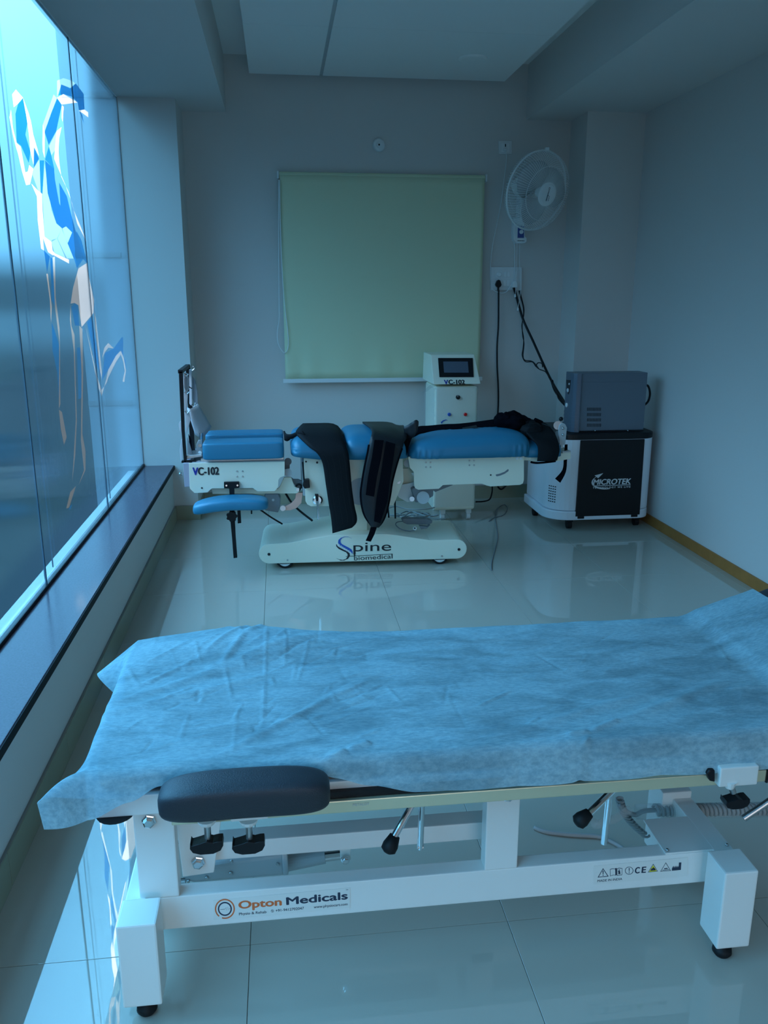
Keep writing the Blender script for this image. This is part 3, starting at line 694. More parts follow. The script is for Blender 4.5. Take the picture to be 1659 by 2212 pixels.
nrm = Vector((0, -(zt - zl), 0.35 - 0.0)).normalized(); 
def slope(px_, py_, lift=0.0):
    d = ray(px_, py_); p0 = Vector((0, YC - .02, zl)); tv = Vector((0, 5.33 - YC + .02, zt - zl)); n_ = Vector((1, 0, 0)).cross(tv).normalized()
    if n_.y > 0: n_ = -n_
    q = CAM + d * ((p0 - CAM).dot(n_) / d.dot(n_)); return q + n_ * lift, n_
def sl(pix, lift): return [slope(x, y, lift)[0] for x, y in pix]
n_ = slope(980, 800)[1]
B().prism(sl([(946, 774), (1021, 774), (1023, 815), (949, 815)], 0), n_ * 0.006).build('screen_bezel', BLACKP, cc, bevel=0.002)
B().prism(sl([(957, 782), (1010, 782), (1012, 806), (959, 806)], 0.006), n_ * 0.0008).build('screen', mat('lcd_off', (0.10, 0.12, 0.16), 0.3), cc)
tv = Vector((0, 5.33 - YC + .02, zt - zl))
text('lettering', 'V', INKB, cc, slope(960, 830, .001)[0], slope(968, 830, .001)[0], 0.032, 0.060, lift=(0, 0, 0), updir=tv)
text('lettering', 'C-102', INK, cc, slope(969.5, 830, .001)[0], slope(1004, 830, .001)[0], 0.032, 0.060, lift=(0, 0, 0), updir=tv)
B().lathe(at(989, 858, YC), (0, -1, 0), [(0, .014), (.012, .0135), (.018, .012)], 20).build('selector_knob', BLACKP, cc)
q = at(989, 857, YC - .0185); B().box(q.x - .0012, q.x + .0012, q.y - .001, q.y, q.z - .002, q.z + .010).build('knob_mark', PVCD, cc)
B().lathe(at(970, 895, YC), (0, -1, 0), [(0, .011), (.01, .011), (.013, .008)], 18).build('blue_button', BLUEB, cc)
B().lathe(at(1005, 895, YC), (0, -1, 0), [(0, .011), (.01, .011), (.013, .008)], 18).build('red_button', REDB, cc)
for x in (at(958, 1110, YC).x, at(1014, 1110, YC).x):
    for y in (5.28, 5.55):
        B().box(x - .018, x + .018, y - .02, y + .02, .045, .076).build('castor_bracket', PVC, cc, bevel=.006)
        B().cyl((x - .012, y + .005, .024), (x + .012, y + .005, .024), .024).build('castor', PVC, cc)
# stretch film round the console
rows = []
pl_ = [(cx0 - .004, 5.602), (cx0 - .004, YC + .02), (cx0 + .012, YC - .004), (cx1 - .012, YC - .004), (cx1 + .004, YC + .02), (cx1 + .004, 5.602)]
for j in range(40):
    z = .10 + (zl - .02 - .10) * j / 39
    rows.append([Vector((x + .002 * noise.noise(Vector((i * 3.1, z * 30, 1))), y + .0015 * noise.noise(Vector((i * 1.7, z * 50, 5))), z)) for i, (x, y) in enumerate(pl_)])
wr = B().grid(rows).build('stretch_film', WRAP, cc, smooth=True)
q = [at(937, 828, 5.24), at(928, 832, 5.22), at(917, 842, 5.2), at(912, 848, 5.2), at(922, 846, 5.21), at(932, 838, 5.23), at(940, 835, 5.238)]
B().add(q, [list(range(7))]).build('film_tail', WRAP, cc)
arc = [at(952, 912, YC - .0055), at(957, 908, YC - .0055), at(963, 906, YC - .0055), at(968, 908, YC - .0055), at(963, 907.6, YC - .0055), at(957, 911, YC - .0055), at(954, 916, YC - .0055)]
flat('emblem', [[arc[0], arc[1], arc[5], arc[6]], [arc[1], arc[2], arc[4], arc[5]], [arc[2], arc[3], arc[4]]], INKSB, cc)
B().tube([at(1028, 1084, 5.45), at(1045, 1083, 5.5), at(1058, 1078, 5.55), at(1063, 1062, 5.6), at(1063, 1048, 5.65)], .0055).build('power_lead', BLACKP, cc, smooth=True)
lw = thing('loose_wire', 'thin grey wire lying in a loop on the floor right of the console', 'wire', atz(1070, 1120, 0.0))
zz = 0.004
B().tube([atz(1056, 1126, zz), atz(1068, 1118, zz), atz(1088, 1112, zz), atz(1096, 1098, zz), atz(1090, 1090, zz), atz(1078, 1096, zz), atz(1070, 1112, zz), atz(1072, 1136, zz), atz(1075, 1160, zz), atz(1070, 1185, zz), atz(1062, 1215, zz), atz(1062, 1232, zz)], .0028, 6).build('wire', GREYP, lw, smooth=True)
B().tube([at(1094, 1048, YB - .03), at(1083, 1057, YB - .03), at(1075, 1050, YB - .03), at(1076, 1040, YB - .03)], .006).build('black_loop', BLACKP, lw, smooth=True)

# ------------------------------------------------------------------ traction (decompression) table
YT0, YT1 = 4.35, 4.80
tt = thing('traction_table', 'cream spinal traction table with blue split cushions and wheeled base', 'treatment table', (0.45, 4.58, 0))
# base, turned slightly
a_base = math.radians(-2.2)
bx0, bx1, bz0, bz1 = -0.14, 1.01, 0.033, 0.145
def prof():
    pts = []; zc = (bz0 + bz1) / 2; r = (bz1 - bz0) / 2
    for i in range(13):
        a = PI / 2 + PI * i / 12; pts.append((bx0 + r + r * math.cos(a), zc + r * math.sin(a)))
    for i in range(13):
        a = -PI / 2 + PI * i / 12; pts.append((bx1 - r + r * math.cos(a), zc + r * math.sin(a)))
    pts += [(0.80, bz1), (0.62, .178), (0.56, .186), (0.26, .188), (0.19, .178), (0.02, bz1 + .004)]
    return pts
MB_ = Matrix.Translation((0.43, 4.56, 0)) @ Matrix.Rotation(a_base, 4, 'Z') @ Matrix.Translation((-0.43, -4.56, 0))
base_o = B().prism([MB_ @ Vector((x, 4.35, z)) for x, z in prof()], MB_.to_3x3() @ Vector((0, .42, 0))).build('base', CREAM, tt, bevel=0.004)
def mb(x, y, z): return MB_ @ Vector((x, y, z))
for x, y in ((0.0, 4.382), (0.86, 4.382), (0.0, 4.70), (0.86, 4.70)):
    q = mb(x, y, .05); d = MB_.to_3x3() @ Vector((0, .022, 0))
    B().cyl(q - d, q + d, .05, n=28).build('wheel', RUBBER, tt, bevel=.004)
    B().cyl(q - d * 1.05, q + d * 1.05, .037, n=24).build('wheel_hub', PVC, tt)
    B().box(-.03, .03, -.03, .03, .03, .06, Matrix.Translation(mb(x, y, 0))).build('wheel_housing', BLACKP, tt)
for x, z, r in ((-.085, .088, .008), (.965, .088, .008), (.015, .052, .005), (.87, .052, .005)):
    q = mb(x, 4.349, z); B().lathe(q, (0, -1, 0), [(0, r), (.002, r)], 14).build('bolt', INK if r > .006 else STEEL, tt)
# base emblem and lettering
yl = -.003
def bt(x, z): return MB_ @ Vector((x, 4.3485, z))
def bpx(px_, py_):
    nv = MB_.to_3x3() @ Vector((0, 1, 0)); p0 = MB_ @ Vector((0, 4.3485, 0)); d = ray(px_, py_)
    return CAM + d * ((p0 - CAM).dot(nv) / d.dot(nv))
o7, k7 = (700, 1140), 9.217
def L7(x, y): return bpx(o7[0] + x / k7, o7[1] + y / k7)
upv = Vector((0, 0, 1))
text('lettering', 'pine', INK, base_o, L7(585, 470), L7(1335, 455), .055, .006, lift=(0, 0, 0))
text('lettering', 'biomedical', INK, base_o, L7(598, 650), L7(1362, 610), .026, .006, lift=(0, 0, 0))
ln = lambda a, b_, t=6: [L7(a[0], a[1]), L7(b_[0], b_[1]), L7(b_[0], b_[1] + t), L7(a[0], a[1] + t)]
lnv = lambda a, b_, t=8: [L7(a[0], a[1]), L7(a[0] + t, a[1]), L7(b_[0] + t, b_[1]), L7(b_[0], b_[1])]
flat('rule', [ln((435, 568), (1362, 518), 10), lnv((1352, 518), (1352, 610), 12), lnv((585, 480), (595, 570), 30)], INK, base_o)
def band(outer, inner): return [[L7(*outer[i]), L7(*outer[i + 1]), L7(*inner[i + 1]), L7(*inner[i])] for i in range(len(outer) - 1)]
flat('blue_swoosh', band([(550, 215), (480, 178), (410, 175), (335, 200), (285, 245), (278, 300), (300, 340), (350, 370), (420, 410), (500, 460), (550, 500), (565, 530)],
                         [(545, 208), (480, 184), (415, 184), (360, 205), (330, 245), (330, 290), (355, 325), (420, 360), (490, 395), (545, 430), (570, 475), (568, 525)]), INKSB, base_o)
flat('black_swoosh', band([(240, 325), (245, 375), (290, 420), (370, 460), (440, 490), (470, 530), (465, 580), (430, 625), (370, 640), (300, 630), (248, 608)],
                          [(255, 335), (270, 365), (320, 400), (400, 440), (470, 470), (510, 510), (515, 560), (480, 615), (400, 650), (330, 652), (252, 614)]), INK, base_o)
leaf = []
for i in range(7):
    x, y = 262 + i * 38, 345 + i * 24
    leaf.append([L7(x, y), L7(x + 48, y - 22), L7(x + 40, y + 8), L7(x + 66, y + 36), L7(x + 22, y + 26)])
flat('vertebra_mark', leaf, PVCD, base_o)
# pedestal and central column
B().box(.262, .455, 4.43, 4.75, .186, .44).build('pedestal', CREAM, tt, bevel=.006)
B().px([(656, 990), (870, 990), (872, 1040), (850, 1092), (672, 1094), (664, 1090), (660, 1083)], YT0 + .01, YT0 + .03).build('column_panel', CREAM, tt, bevel=.003)
B().px([(656, 990), (870, 990), (872, 1040), (850, 1080), (672, 1080), (661, 1075)], YT1 - .03, YT1 - .01).build('column_panel', CREAM, tt, bevel=.003)
B().box(.10, .62, 4.40, 4.76, .40, .59).build('lift_head', LGREY, tt, bevel=.01)
B().lathe(at(779, 1062, YT0 + .009), (0, -1, 0), [(0, .075), (.004, .074)], 32).build('pivot_disc', LGREY, tt)
for x, y, r in ((685, 999, .006), (661, 997, .005), (790, 997, .006)): B().lathe(at(x, y, YT0 + .01), (0, -1, 0), [(0, r), (.003, r)], 10).build('bolt', INK, tt)
# head section
hp = [(408, 1000.5), (615, 997), (615, 1028), (605, 1032), (601.6, 1037), (601, 1051.5), (593.6, 1061.5), (556.5, 1062), (546, 1054.4), (457, 1055.5), (448.4, 1064), (420, 1065.4), (410, 1055.5)]
hpan = B().px(hp, YT0, YT0 + .012).build('head_panel', CREAM, tt, bevel=.002)
B().prism([v_ + Vector((0, YT1 - YT0 - .012, 0)) for v_ in [at(x, y, YT0) for x, y in hp]], (0, .012, 0)).build('head_panel', CREAM, tt, bevel=.002)
B().box(-.475, .005, YT0 + .012, YT1 - .012, .592, .608).build('head_deck', LGREY, tt)
B().box(-.43, .003, YT0 + .03, YT0 + .16, .608, .624).build('slide_rail', STEEL, tt)
B().box(-.43, .003, YT1 - .16, YT1 - .03, .608, .624).build('slide_rail', STEEL, tt)
a0, a1 = at(395, 997, YT0), at(408, 1052, YT0)
B().box(a0.x, a0.x + .032, YT0 + .004, YT1 - .005, a1.z, .606).build('end_plate', LILAC, tt, bevel=.002)
B().lathe(at(394, 1024, YT0 + .1), (-1, 0, 0), [(0, .010), (.012, .010), (.016, .006)], 12).build('bolt', CHROME, tt)
text('lettering', 'V', INKB, hpan, at(417, 1026, YT0 - .001), at(428, 1026, YT0 - .001), .042, 0.060)
text('lettering', 'C-102', INK, hpan, at(429, 1026, YT0 - .001), at(473, 1025, YT0 - .001), .042, 0.060)
for x, y in ((512, 1018), (524, 1018), (512, 1029), (524, 1029), (436, 1054)): screw('bolt', at(x, y, YT0), .0045, STEEL if y < 1040 else INK, tt)
for yy0, yy1, xx0 in ((4.325, 4.50, -.416), (4.62, 4.79, -.425)):
    B().superq(((xx0 + .006) / 2, (yy0 + yy1) / 2, .668), ((.006 - xx0) / 2, (yy1 - yy0) / 2, .045), .16, .16, 48, 20).build('head_cushion', BLUEV, tt, smooth=True)
# rods, brackets and actuator between head and column
B().px([(457, 1056), (600, 1056), (604, 1052), (614, 1031), (629, 1031), (636, 1051), (644, 1055), (646, 1063), (640, 1066), (459, 1067)], YT0 + .05, YT0 + .065).build('hinge_bracket', CREAM, tt, bevel=.002)
B().px([(628, 1031), (634, 1036), (644, 1036), (658, 1042), (658, 1052), (650, 1056), (640, 1052), (634, 1044)], YT0 + .09, YT0 + .11).build('hinge_arm', GREYP, tt)
B().cyl(at(622, 1021, YT0 + .035), at(622, 1021, YT0 + .11), .0215, n=24).build('hinge_roller', LGREY, tt)
B().cyl(at(622, 997, YT0 + .10), at(622, 997, YT0 + .40), .020, n=24).build('cross_tube', GREYP, tt)
B().px([(615, 997), (626, 1000), (626, 1012), (615, 1014)], YT0 + .10, YT0 + .12).build('hinge_arm', GREYP, tt)
B().cyl(at(643, 1058, YT0 + .04), at(643, 1058, YT0 + .09), .009).build('hinge_pin', STEEL, tt)
B().tube([at(646, 1060, YT0 + .08), at(651, 1050, YT0 + .08), at(645, 1046, YT0 + .08), at(638, 1051, YT0 + .08)], .005).build('spring', BLACKP, tt, smooth=True)
B().px([(657, 1037), (668, 1036), (670, 1054), (658, 1056), (654, 1050)], YT0 - .025, YT0 + .02).build('clamp_block', BLACKP, tt, bevel=.004)
B().tube([at(654, 998, YT0 - .01), at(655.5, 1020, YT0 - .01), at(657, 1040, YT0 - .01)], .0045).build('thin_rod', BLACKP, tt)
B().px([(653.7, 1064), (653.7, 1069), (651, 1086.6), (641, 1097.5), (627.5, 1102.6), (615.7, 1102.6), (615.7, 1094), (630, 1086.6), (637.6, 1077), (639.7, 1064)], YT0 + .08, YT0 + .10).build('curved_arm', PINK, tt, bevel=.002)
B().px([(574, 1067), (601, 1067), (606, 1078), (605.6, 1092), (601, 1107.7), (573.5, 1103), (566, 1091)], YT0 + .05, YT0 + .14).build('actuator_housing', GREYP, tt, bevel=.006)
B().px([(486, 1073), (520, 1066), (572, 1075), (568, 1090), (500, 1082)], YT0 + .07, YT0 + .12).build('actuator_tube', GREYP, tt, bevel=.01)
B().cyl(at(611, 1098, YT0 + .06), at(611, 1098, YT0 + .12), .015).build('actuator_eye', STEEL, tt)
B().lathe(at(590, 1080, YT0 + .05), (0, -1, 0), [(0, .007), (.002, .007)], 12).build('bolt', LGREY, tt)
B().lathe(at(686, 1080, YT0 + .01), (0, -1, 0), [(0, .028), (.006, .027), (.008, .02)], 24).build('lever_flange', CHROME, tt)
B().px([(680, 1068), (688, 1068), (688, 1082), (683, 1083)], YT0 - .03, YT0 - .01).build('lever_grip', BLACKP, tt, bevel=.003)
B().cyl(at(684.5, 1082, YT0 - .02), at(687, 1122, YT0 - .02), .004).build('lever_rod', CHROME, tt)
B().cyl(at(687.5, 1082, YT0 - .02), at(689, 1122, YT0 - .02), .003).build('lever_rod', CHROME, tt)
B().tube([at(617, 1066, YT0 + .2), at(630, 1086, YT0 + .2), at(648, 1104, YT0 + .18), at(675, 1125, YT0 + .15)], .006).build('drive_cable', BLACKP, tt, smooth=True)
B().tube([at(562, 1101, YT0 + .2), at(585, 1117, YT0 + .2), at(610, 1132, YT0 + .2)], .005).build('drive_cable', BLACKP, tt, smooth=True)
# arm rest in front of the head section and the twin post of the far one
B().px([(483.5, 1042), (516, 1041), (517, 1054), (506, 1055), (506.5, 1076), (496, 1076), (495, 1055), (484, 1055)], YT0 - .022, YT0 - .001).build('arm_bracket', BLACKM, tt, bevel=.002)
B().cyl(at(489, 1049, YT0 - .022), at(489, 1049, YT0 - .026), .005).build('bolt', CHROME, tt)
B().cyl(at(513, 1048.5, YT0 - .022), at(513, 1048.5, YT0 - .026), .005).build('bolt', CHROME, tt)
ya = 4.28
c = at(499, 1090, ya)
def bow(p):
    u = (p.x - c.x) / .2; p.z += .012 * (1 - u * u) - .018 * max(0, -u) ** 1.5; return p
B().superq((c.x, ya, c.z), (.195, .075, .032), .45, .42, 40, 16, fn=bow).build('arm_cushion', BLUEV, tt, smooth=True)
B().px([(495, 1098), (506, 1098), (509, 1160), (512.5, 1205), (504.5, 1206), (501, 1160)], ya + .02, ya + .04).build('arm_post', BLACKM, tt, bevel=.0015)
B().px([(512.5, 1099), (519, 1099), (521, 1130), (513.5, 1131)], ya + .45, ya + .47).build('arm_post', BLACKM, tt, bevel=.0015)
k = B(); q = at(501, 1114, ya + .02)
star = []
for i in range(56):
    a = 2 * PI * i / 56; r = .027 + .003 * math.cos(7 * a); star.append(q + Vector((r * math.cos(a), 0, r * math.sin(a))))
k.prism(star, (0, -.022, 0)).build('star_knob', BLACKP, tt, bevel=.003)
for x in (442, 543): B().cyl(at(x, 1096, ya), at(x + .5, 1110, ya), .004).build('cushion_stud', BLACKM, tt)
# middle cushions
def dome(name, x0, x1, ya_, yb_, z0, z1, e1=.55, e2=.3, fn=None):
    return B().superq(((x0 + x1) / 2, (ya_ + yb_) / 2, z0), ((x1 - x0) / 2, (yb_ - ya_) / 2, z1 - z0), e1, e2, 56, 18, True, fn).build(name, BLUEV, tt, smooth=True)
dome('chest_cushion', .042, .335, 4.31, 4.82,   .618, .738, .5, .25, lambda p: Vector((p.x, p.y, p.z + .02 * max(0, (.19 - p.x) / .15) * (1 if p.z < .66 else 0))))
dome('hip_cushion', .322, .672, 4.31, 4.82, .612, .745, .5, .25)
def leg(p):
    p = Vector(p)
    if p.y < 4.36 and p.z < .66: p.y += .004 * math.sin(p.x * 190)
    if p.z > .62: p.z += .022 * (p.x - 1.0) * 2.0
    g_ = abs(p.y - 4.575)
    if p.z > .68 and g_ < .05: p.z -= .030 * (1 - g_ / .05)
    return p
B().superq((1.012, 4.565, .608), (.345, .262, .128), .55, .30, 150, 22, True, leg).build('leg_cushion', BLUEV, tt, smooth=True)
dome('foot_cushion', 1.30, 1.545, 4.34, 4.80, .596, .68, .5, .4)
# foot section panels
fpx = [(881.7, 987), (1133, 984), (1132, 999), (1132, 1037), (1130, 1044), (1124, 1047.5), (1060, 1051), (1051, 1049), (1041, 1045), (957, 1048), (948, 1056), (904, 1058), (897, 1055), (895, 1049), (894, 1020), (885, 1010)]
B().px(fpx, YT0, YT0 + .012).build('foot_panel', CREAM, tt, bevel=.002)
B().prism([v_ + Vector((0, YT1 - YT0 - .012, 0)) for v_ in [at(x, y, YT0) for x, y in fpx]], (0, .012, 0)).build('foot_panel', CREAM, tt, bevel=.002)
B().box(.70, 1.31, YT0 + .012, YT1 - .012, .570, .598).build('foot_deck', LGREY, tt)
slot = [at(x, y, YT0 - .001) for x, y in ((1071, 1025), (1080, 1023), (1090, 1019), (1097, 1013.5), (1099, 1015), (1098, 1018), (1090, 1023.5), (1080, 1027.5), (1073, 1029), (1071, 1027))]
flat('curved_slot', [slot], GREYP, tt)
for x, y in ((920, 999), (930, 999), (920, 1009), (930, 1009), (1014, 995), (1024, 995), (1014, 1005), (1024, 1005), (1060, 1026)): screw('bolt', at(x, y, YT0), .0045, STEEL if x != 1060 else INK, tt)
for x in (1117, 1125): B().lathe(at(x, 990, YT0), (0, -1, 0), [(0, .009), (.004, .008), (.0045, .004)], 12).build('bolt', PVCD, tt)
B().px([(1131, 986), (1162, 984), (1162, 994), (1132, 995)], YT0 + .015, YT0 + .045).build('end_rail', CREAM, tt, bevel=.003)
B().px([(1144, 983), (1147, 978), (1162, 983), (1160, 999), (1146, 998)], YT0 + .012, YT0 + .44).build('end_block', CREAM, tt, bevel=.003)
B().px([(1200, 982), (1233, 974), (1233, 991), (1202, 997)], YT0 + .03, YT0 + .42).build('end_rail', CREAM, tt, bevel=.003)
B().px([(1215, 975), (1233, 974), (1233, 977), (1215, 978)], YT0 + .02, YT0 + .03).build('end_rail_lip', STEEL, tt)
B().px([(1160, 984), (1205, 982), (1205, 994), (1160, 995)], YT0 + .05, YT0 + .42).build('end_rail', CREAM, tt)
yv = YT0 + .05
B().px([(1207, 928), (1209, 919), (1215, 913), (1221, 916), (1225, 924), (1224, 932), (1221, 961), (1209, 961), (1207, 940)], yv, yv + .012).build('upright_bracket', LGREY, tt, bevel=.002)
for y in (925, 939): B().lathe(at(1216, y, yv), (0, -1, 0), [(0, .008), (.006, .007), (.008, .004)], 12).build('bolt', STEEL, tt)
B().cyl(at(1205, 919, yv + .02), at(1205, 919, yv + .12), .024, n=22).build('pulley', CHROME, tt)
B().superq(at(1212, 905, yv + .03), (.012, .012, .012), 1, 1, 14, 10).build('ball_knob', BLACKP, tt, smooth=True)
B().cyl(at(1212, 908, yv + .03), at(1214, 918, yv + .03), .004).build('knob_stem', STEEL, tt)
B().box(-.006, .006, 0, .01, 0, .02, Matrix.Translation(at(1214, 968, yv))).build('buckle', STEEL, tt)
B().tube([at(1170, 915, 4.5), at(1190, 922, 4.45), at(1207, 930, yv + .03)], .003).build('pull_cord', BLACKP, tt, smooth=True)
B().px([(1200, 934), (1208, 928), (1208, 960), (1201, 950)], yv + .12, yv + .13).build('rear_bracket', LGREY, tt)
# under the foot section
B().px([(893, 1042), (935, 1042), (935, 1060), (905, 1082), (880, 1085), (862, 1075), (852, 1060), (862, 1052), (863, 1048)], YT0 + .10, YT0 + .115).build('swing_plate', PVC, tt, bevel=.003)
B().px([(889, 1058), (894, 1054), (937, 1056), (936, 1072), (915, 1084), (898, 1086), (893, 1070)], YT0 + .05, YT0 + .10).build('motor_housing', GREYP, tt, bevel=.005)
B().cyl(at(914, 1075, YT0 + .05), at(914, 1075, YT0 + .035), .035, n=28).build('motor_cap', LGREY, tt)
B().px([(935, 1058), (957, 1048), (978, 1048), (940, 1063)], YT0 + .06, YT0 + .09).build('actuator_tube', GREYP, tt)
B().cyl(at(890, 1078, YT0 + .04), at(890, 1078, YT0 + .1), .014).build('actuator_eye', STEEL, tt)
B().px([(852, 1040), (870, 1012), (882, 1012), (894, 1030), (894, 1052), (850, 1052)], YT0 + .13, YT0 + .145).build('hinge_bracket', CREAM, tt)
B().cyl(at(880, 1001, YT0 + .05), at(880, 1001, YT0 + .09), .020, n=22).build('hinge_roller', LGREY, tt)
B().px([(856, 1026), (866, 1023), (870, 1035), (862, 1046), (855, 1042)], YT0 + .02, YT0 + .05).build('clamp_block', GREYP, tt, bevel=.004)
B().cyl(at(861, 1041, YT0 + .01), at(861, 1041, YT0 + .06), .011).build('hinge_pin', STEEL, tt)
for x0, y0_, x1_, y1_ in ((838, 1098, 840, 1118), (853, 1078, 854, 1120)):
    B().cyl(at(x0, y0_, YT0 + .12), at(x1_, y1_, YT0 + .12), .005).build('support_rod', BLACKP, tt)
# halter frame at the head end
yf0, yf1 = YT0 + .03, YT1 - .06
B().px([(386, 802), (394, 802), (396, 860), (398, 930), (403, 999), (397, 1000), (392, 930), (388, 850)], yf0, yf0 + .03).build('frame_post', BLACKM, tt, bevel=.002)
pA, pB = at(390, 801, yf0 + .015), at(406, 796, yf1)
B().box(pA.x - .012, pA.x + .012, yf0, yf1 + .012, pA.z - .012, pA.z + .006).build('frame_top', BLACKM, tt, bevel=.002)
B().box(pA.x - .010, pA.x + .014, yf1 - .016, yf1 + .012, .606, pA.z).build('frame_post', BLACKM, tt, bevel=.002)
B().px([(392, 996), (423, 995), (423, 999), (392, 1000)], yf0, yf0 + .03).build('frame_foot', BLACKM, tt)
B().px([(428, 952), (436, 948), (438, 976), (430, 984), (424, 984), (424, 960)], YT0 + .12, YT0 + .15).build('chin_bracket', LGREY, tt, bevel=.002)
B().cyl(at(434, 935, YT0 + .13), at(434, 952, YT0 + .13), .010).build('chin_stem', CHROME, tt)
for y in (962, 977): B().lathe(at(432, y, YT0 + .12), (0, -1, 0), [(0, .010), (.006, .009)], 12).build('bolt', CHROME, tt)
B().px([(403, 984), (436, 981), (436, 986), (404, 992)], YT0 + .06, YT0 + .2).build('slide_plate', STEEL, tt, bevel=.002)

# ------------------------------------------------------------------ things on the table
hh = thing('head_halter', 'white head halter straps hanging from the black post frame', 'head halter', at(405, 830, YT0 + .1))
HAL = mat('halter_fabric', (0.66, 0.64, 0.66), 0.7, bump=.2)
HALD = mat('halter_grey', (0.30, 0.32, 0.35), 0.6)
yh = YT0 + .08
B().px([(396, 812), (399, 806), (404, 806), (407, 816), (408, 840), (405, 848), (399, 846), (396, 830)], yh, yh + .012).build('side_loop', HAL, hh, bevel=.003)
B().px([(398, 818), (401, 814), (405, 816), (405.5, 840), (402, 845), (398, 838)], yh - .004, yh + .002).build('loop_pad', HALD, hh)
B().px([(408, 798), (414, 798), (414, 815), (415, 873), (412, 876), (409, 872), (409, 830)], yh + .18, yh + .20).build('long_strap', HAL, hh, bevel=.002)
B().px([(397, 846), (406, 846), (405, 870), (403, 892), (399, 892), (397, 870)], yh + .01, yh + .02).build('lower_strap', HAL, hh, bevel=.002)
B().px([(415, 812), (422, 822), (427, 850), (427, 873), (420, 873), (416, 860)], yh + .2, yh + .21).build('rear_wing', HALD, hh, bevel=.002)
cup = []
for j in range(7):
    t = j / 6
    l_, r_ = at(404 + 18 * t, 880 + 58 * t, yh + .06), at(427 + 29 * t, 872 + 50 * t, yh + .16)
    cup.append([l_.lerp(r_, i / 8) + Vector((0, -.05 * math.sin(PI * i / 8), -.018 * math.sin(PI * i / 8) * (0.5 + t))) for i in range(9)])
B().grid(cup).build('chin_cup', HAL, hh, smooth=True, solid=.006)
B().px([(398, 892), (408, 890), (412, 905), (408, 920), (402, 938), (400, 910)], yh + .02, yh + .03).build('cheek_strap', HAL, hh, bevel=.002)
B().px([(404, 945), (410, 960), (416, 980), (408, 988), (404, 982)], yh + .02, yh + .03).build('tail_strap', HALD, hh, bevel=.002)
B().px([(391, 952), (394, 945), (394, 1000), (390, 996), (388, 975)], yh + .1, yh + .11).build('hanging_strap', HAL, hh, bevel=.002)
B().px([(386, 915), (391, 908), (392, 935), (388, 930)], yh + .12, yh + .13).build('hanging_strap', HAL, hh, bevel=.002)
for p0, p1, p2 in (((396, 804), (401, 812), (407, 808)), ((398, 846), (404, 851), (409, 846)), ((399, 886), (404, 893), (411, 886)), ((413, 874), (419, 879), (422, 870)), ((415, 801), (420, 796), (417, 791)), ((408, 835), (412, 838), (415, 839))):
    B().tube([at(*p0, yh - .004), at(*p1, yh - .004), at(*p2, yh - .004)], .003, 6).build('ring', CHROME if p0[0] != 408 else BLACKM, hh, smooth=True)
B().px([(407, 938), (413, 950), (416, 985), (411, 989), (409, 960)], yh + .13, yh + .14).build('black_strap', VELC, hh)

PADS = ((.042, .335, 4.31, 4.82, .618, .738), (.322, .672, 4.31, 4.82, .612, .745))
def pad_top(x, y):
    z = 0
    for x0, x1, ya_, yb_, z0, z1 in PADS:
        u, v_ = abs(x - (x0 + x1) / 2) / ((x1 - x0) / 2), abs(y - (ya_ + yb_) / 2) / ((yb_ - ya_) / 2)
        q_ = (u ** 8 + v_ ** 8) ** .5
        if q_ < 1: z = max(z, z0 + (z1 - z0) * (1 - q_) ** .25)
    return z
def sheet_rows(rowdefs, nx=9, sag=.0):
    rows = []
    for (l, r, y) in rowdefs:
        a, b_ = at(l[0], l[1], y), at(r[0], r[1], y); row = []
        for i in range(nx):
            u = i / (nx - 1); p = a.lerp(b_, u); p.y -= sag * math.sin(PI * u); p.z = max(p.z, pad_top(p.x, p.y) + .010); row.append(p)
        rows.append(row)
    return rows
def smooth_rows(rows, k=4):
    cols = [spline([r[i] for r in rows], k) for i in range(len(rows[0]))]
    return [[c_[j] for c_ in cols] for j in range(len(cols[0]))]
cb = thing('chest_belt', 'black quilted chest belt hanging over the narrow blue cushion', 'belt', at(715, 940, 4.4))
r1 = [((655, 934), (728, 934), 4.70), ((648, 931), (735, 932), 4.60), ((640, 938), (738, 942), 4.46), ((646, 952), (743, 956), 4.36), ((668, 966), (747, 966), 4.29), ((686, 980), (752, 980), 4.27), ((697, 1000), (755, 1004), 4.268), ((704, 1045), (759, 1050), 4.268), ((711, 1092), (765, 1092), 4.268), ((715, 1115), (770, 1114), 4.268), ((717.5, 1138), (769, 1128), 4.268), ((718.5, 1151), (759, 1138), 4.268)]
B().grid(smooth_rows(sheet_rows(r1, 9, .006))).build('belt_flap', BELT, cb, smooth=True, solid=.010, soff=1)
tail = [((612, 931), (614, 951), 4.50), ((616, 938), (622, 953), 4.46), ((626, 939), (636, 957), 4.42), ((640, 934), (655, 961), 4.40), ((652, 932), (672, 966), 4.36)]
B().grid(smooth_rows(sheet_rows(tail, 5))).build('belt_tail', BELT, cb, smooth=True, solid=.008, soff=1)
B().grid(smooth_rows(sheet_rows([((712, 925), (734, 928), 4.62), ((722, 932), (739, 940), 4.55), ((733, 944), (741, 950), 4.50), ((739, 956), (742, 964), 4.46)], 4))).build('rear_strap', VELC, cb, smooth=True, solid=.005)
st = B()
for f0 in (.2, .42, .64, .84):
    rr_ = smooth_rows(sheet_rows(r1, 9, .006))[20:40]
    pts_ = [r[int(f0 * 8)].lerp(r[int(f0 * 8) + 1], f0 * 8 % 1) + Vector((0, -.0105, .0)) for r in rr_]
    st.tube(pts_, .0009, 4, 1)
st.build('stitching', STITCH, cb)
pb = thing('pelvic_belt', 'black leaf-shaped hip belt with velcro strips hanging over the middle cushion', 'belt', at(835, 930, 4.4))
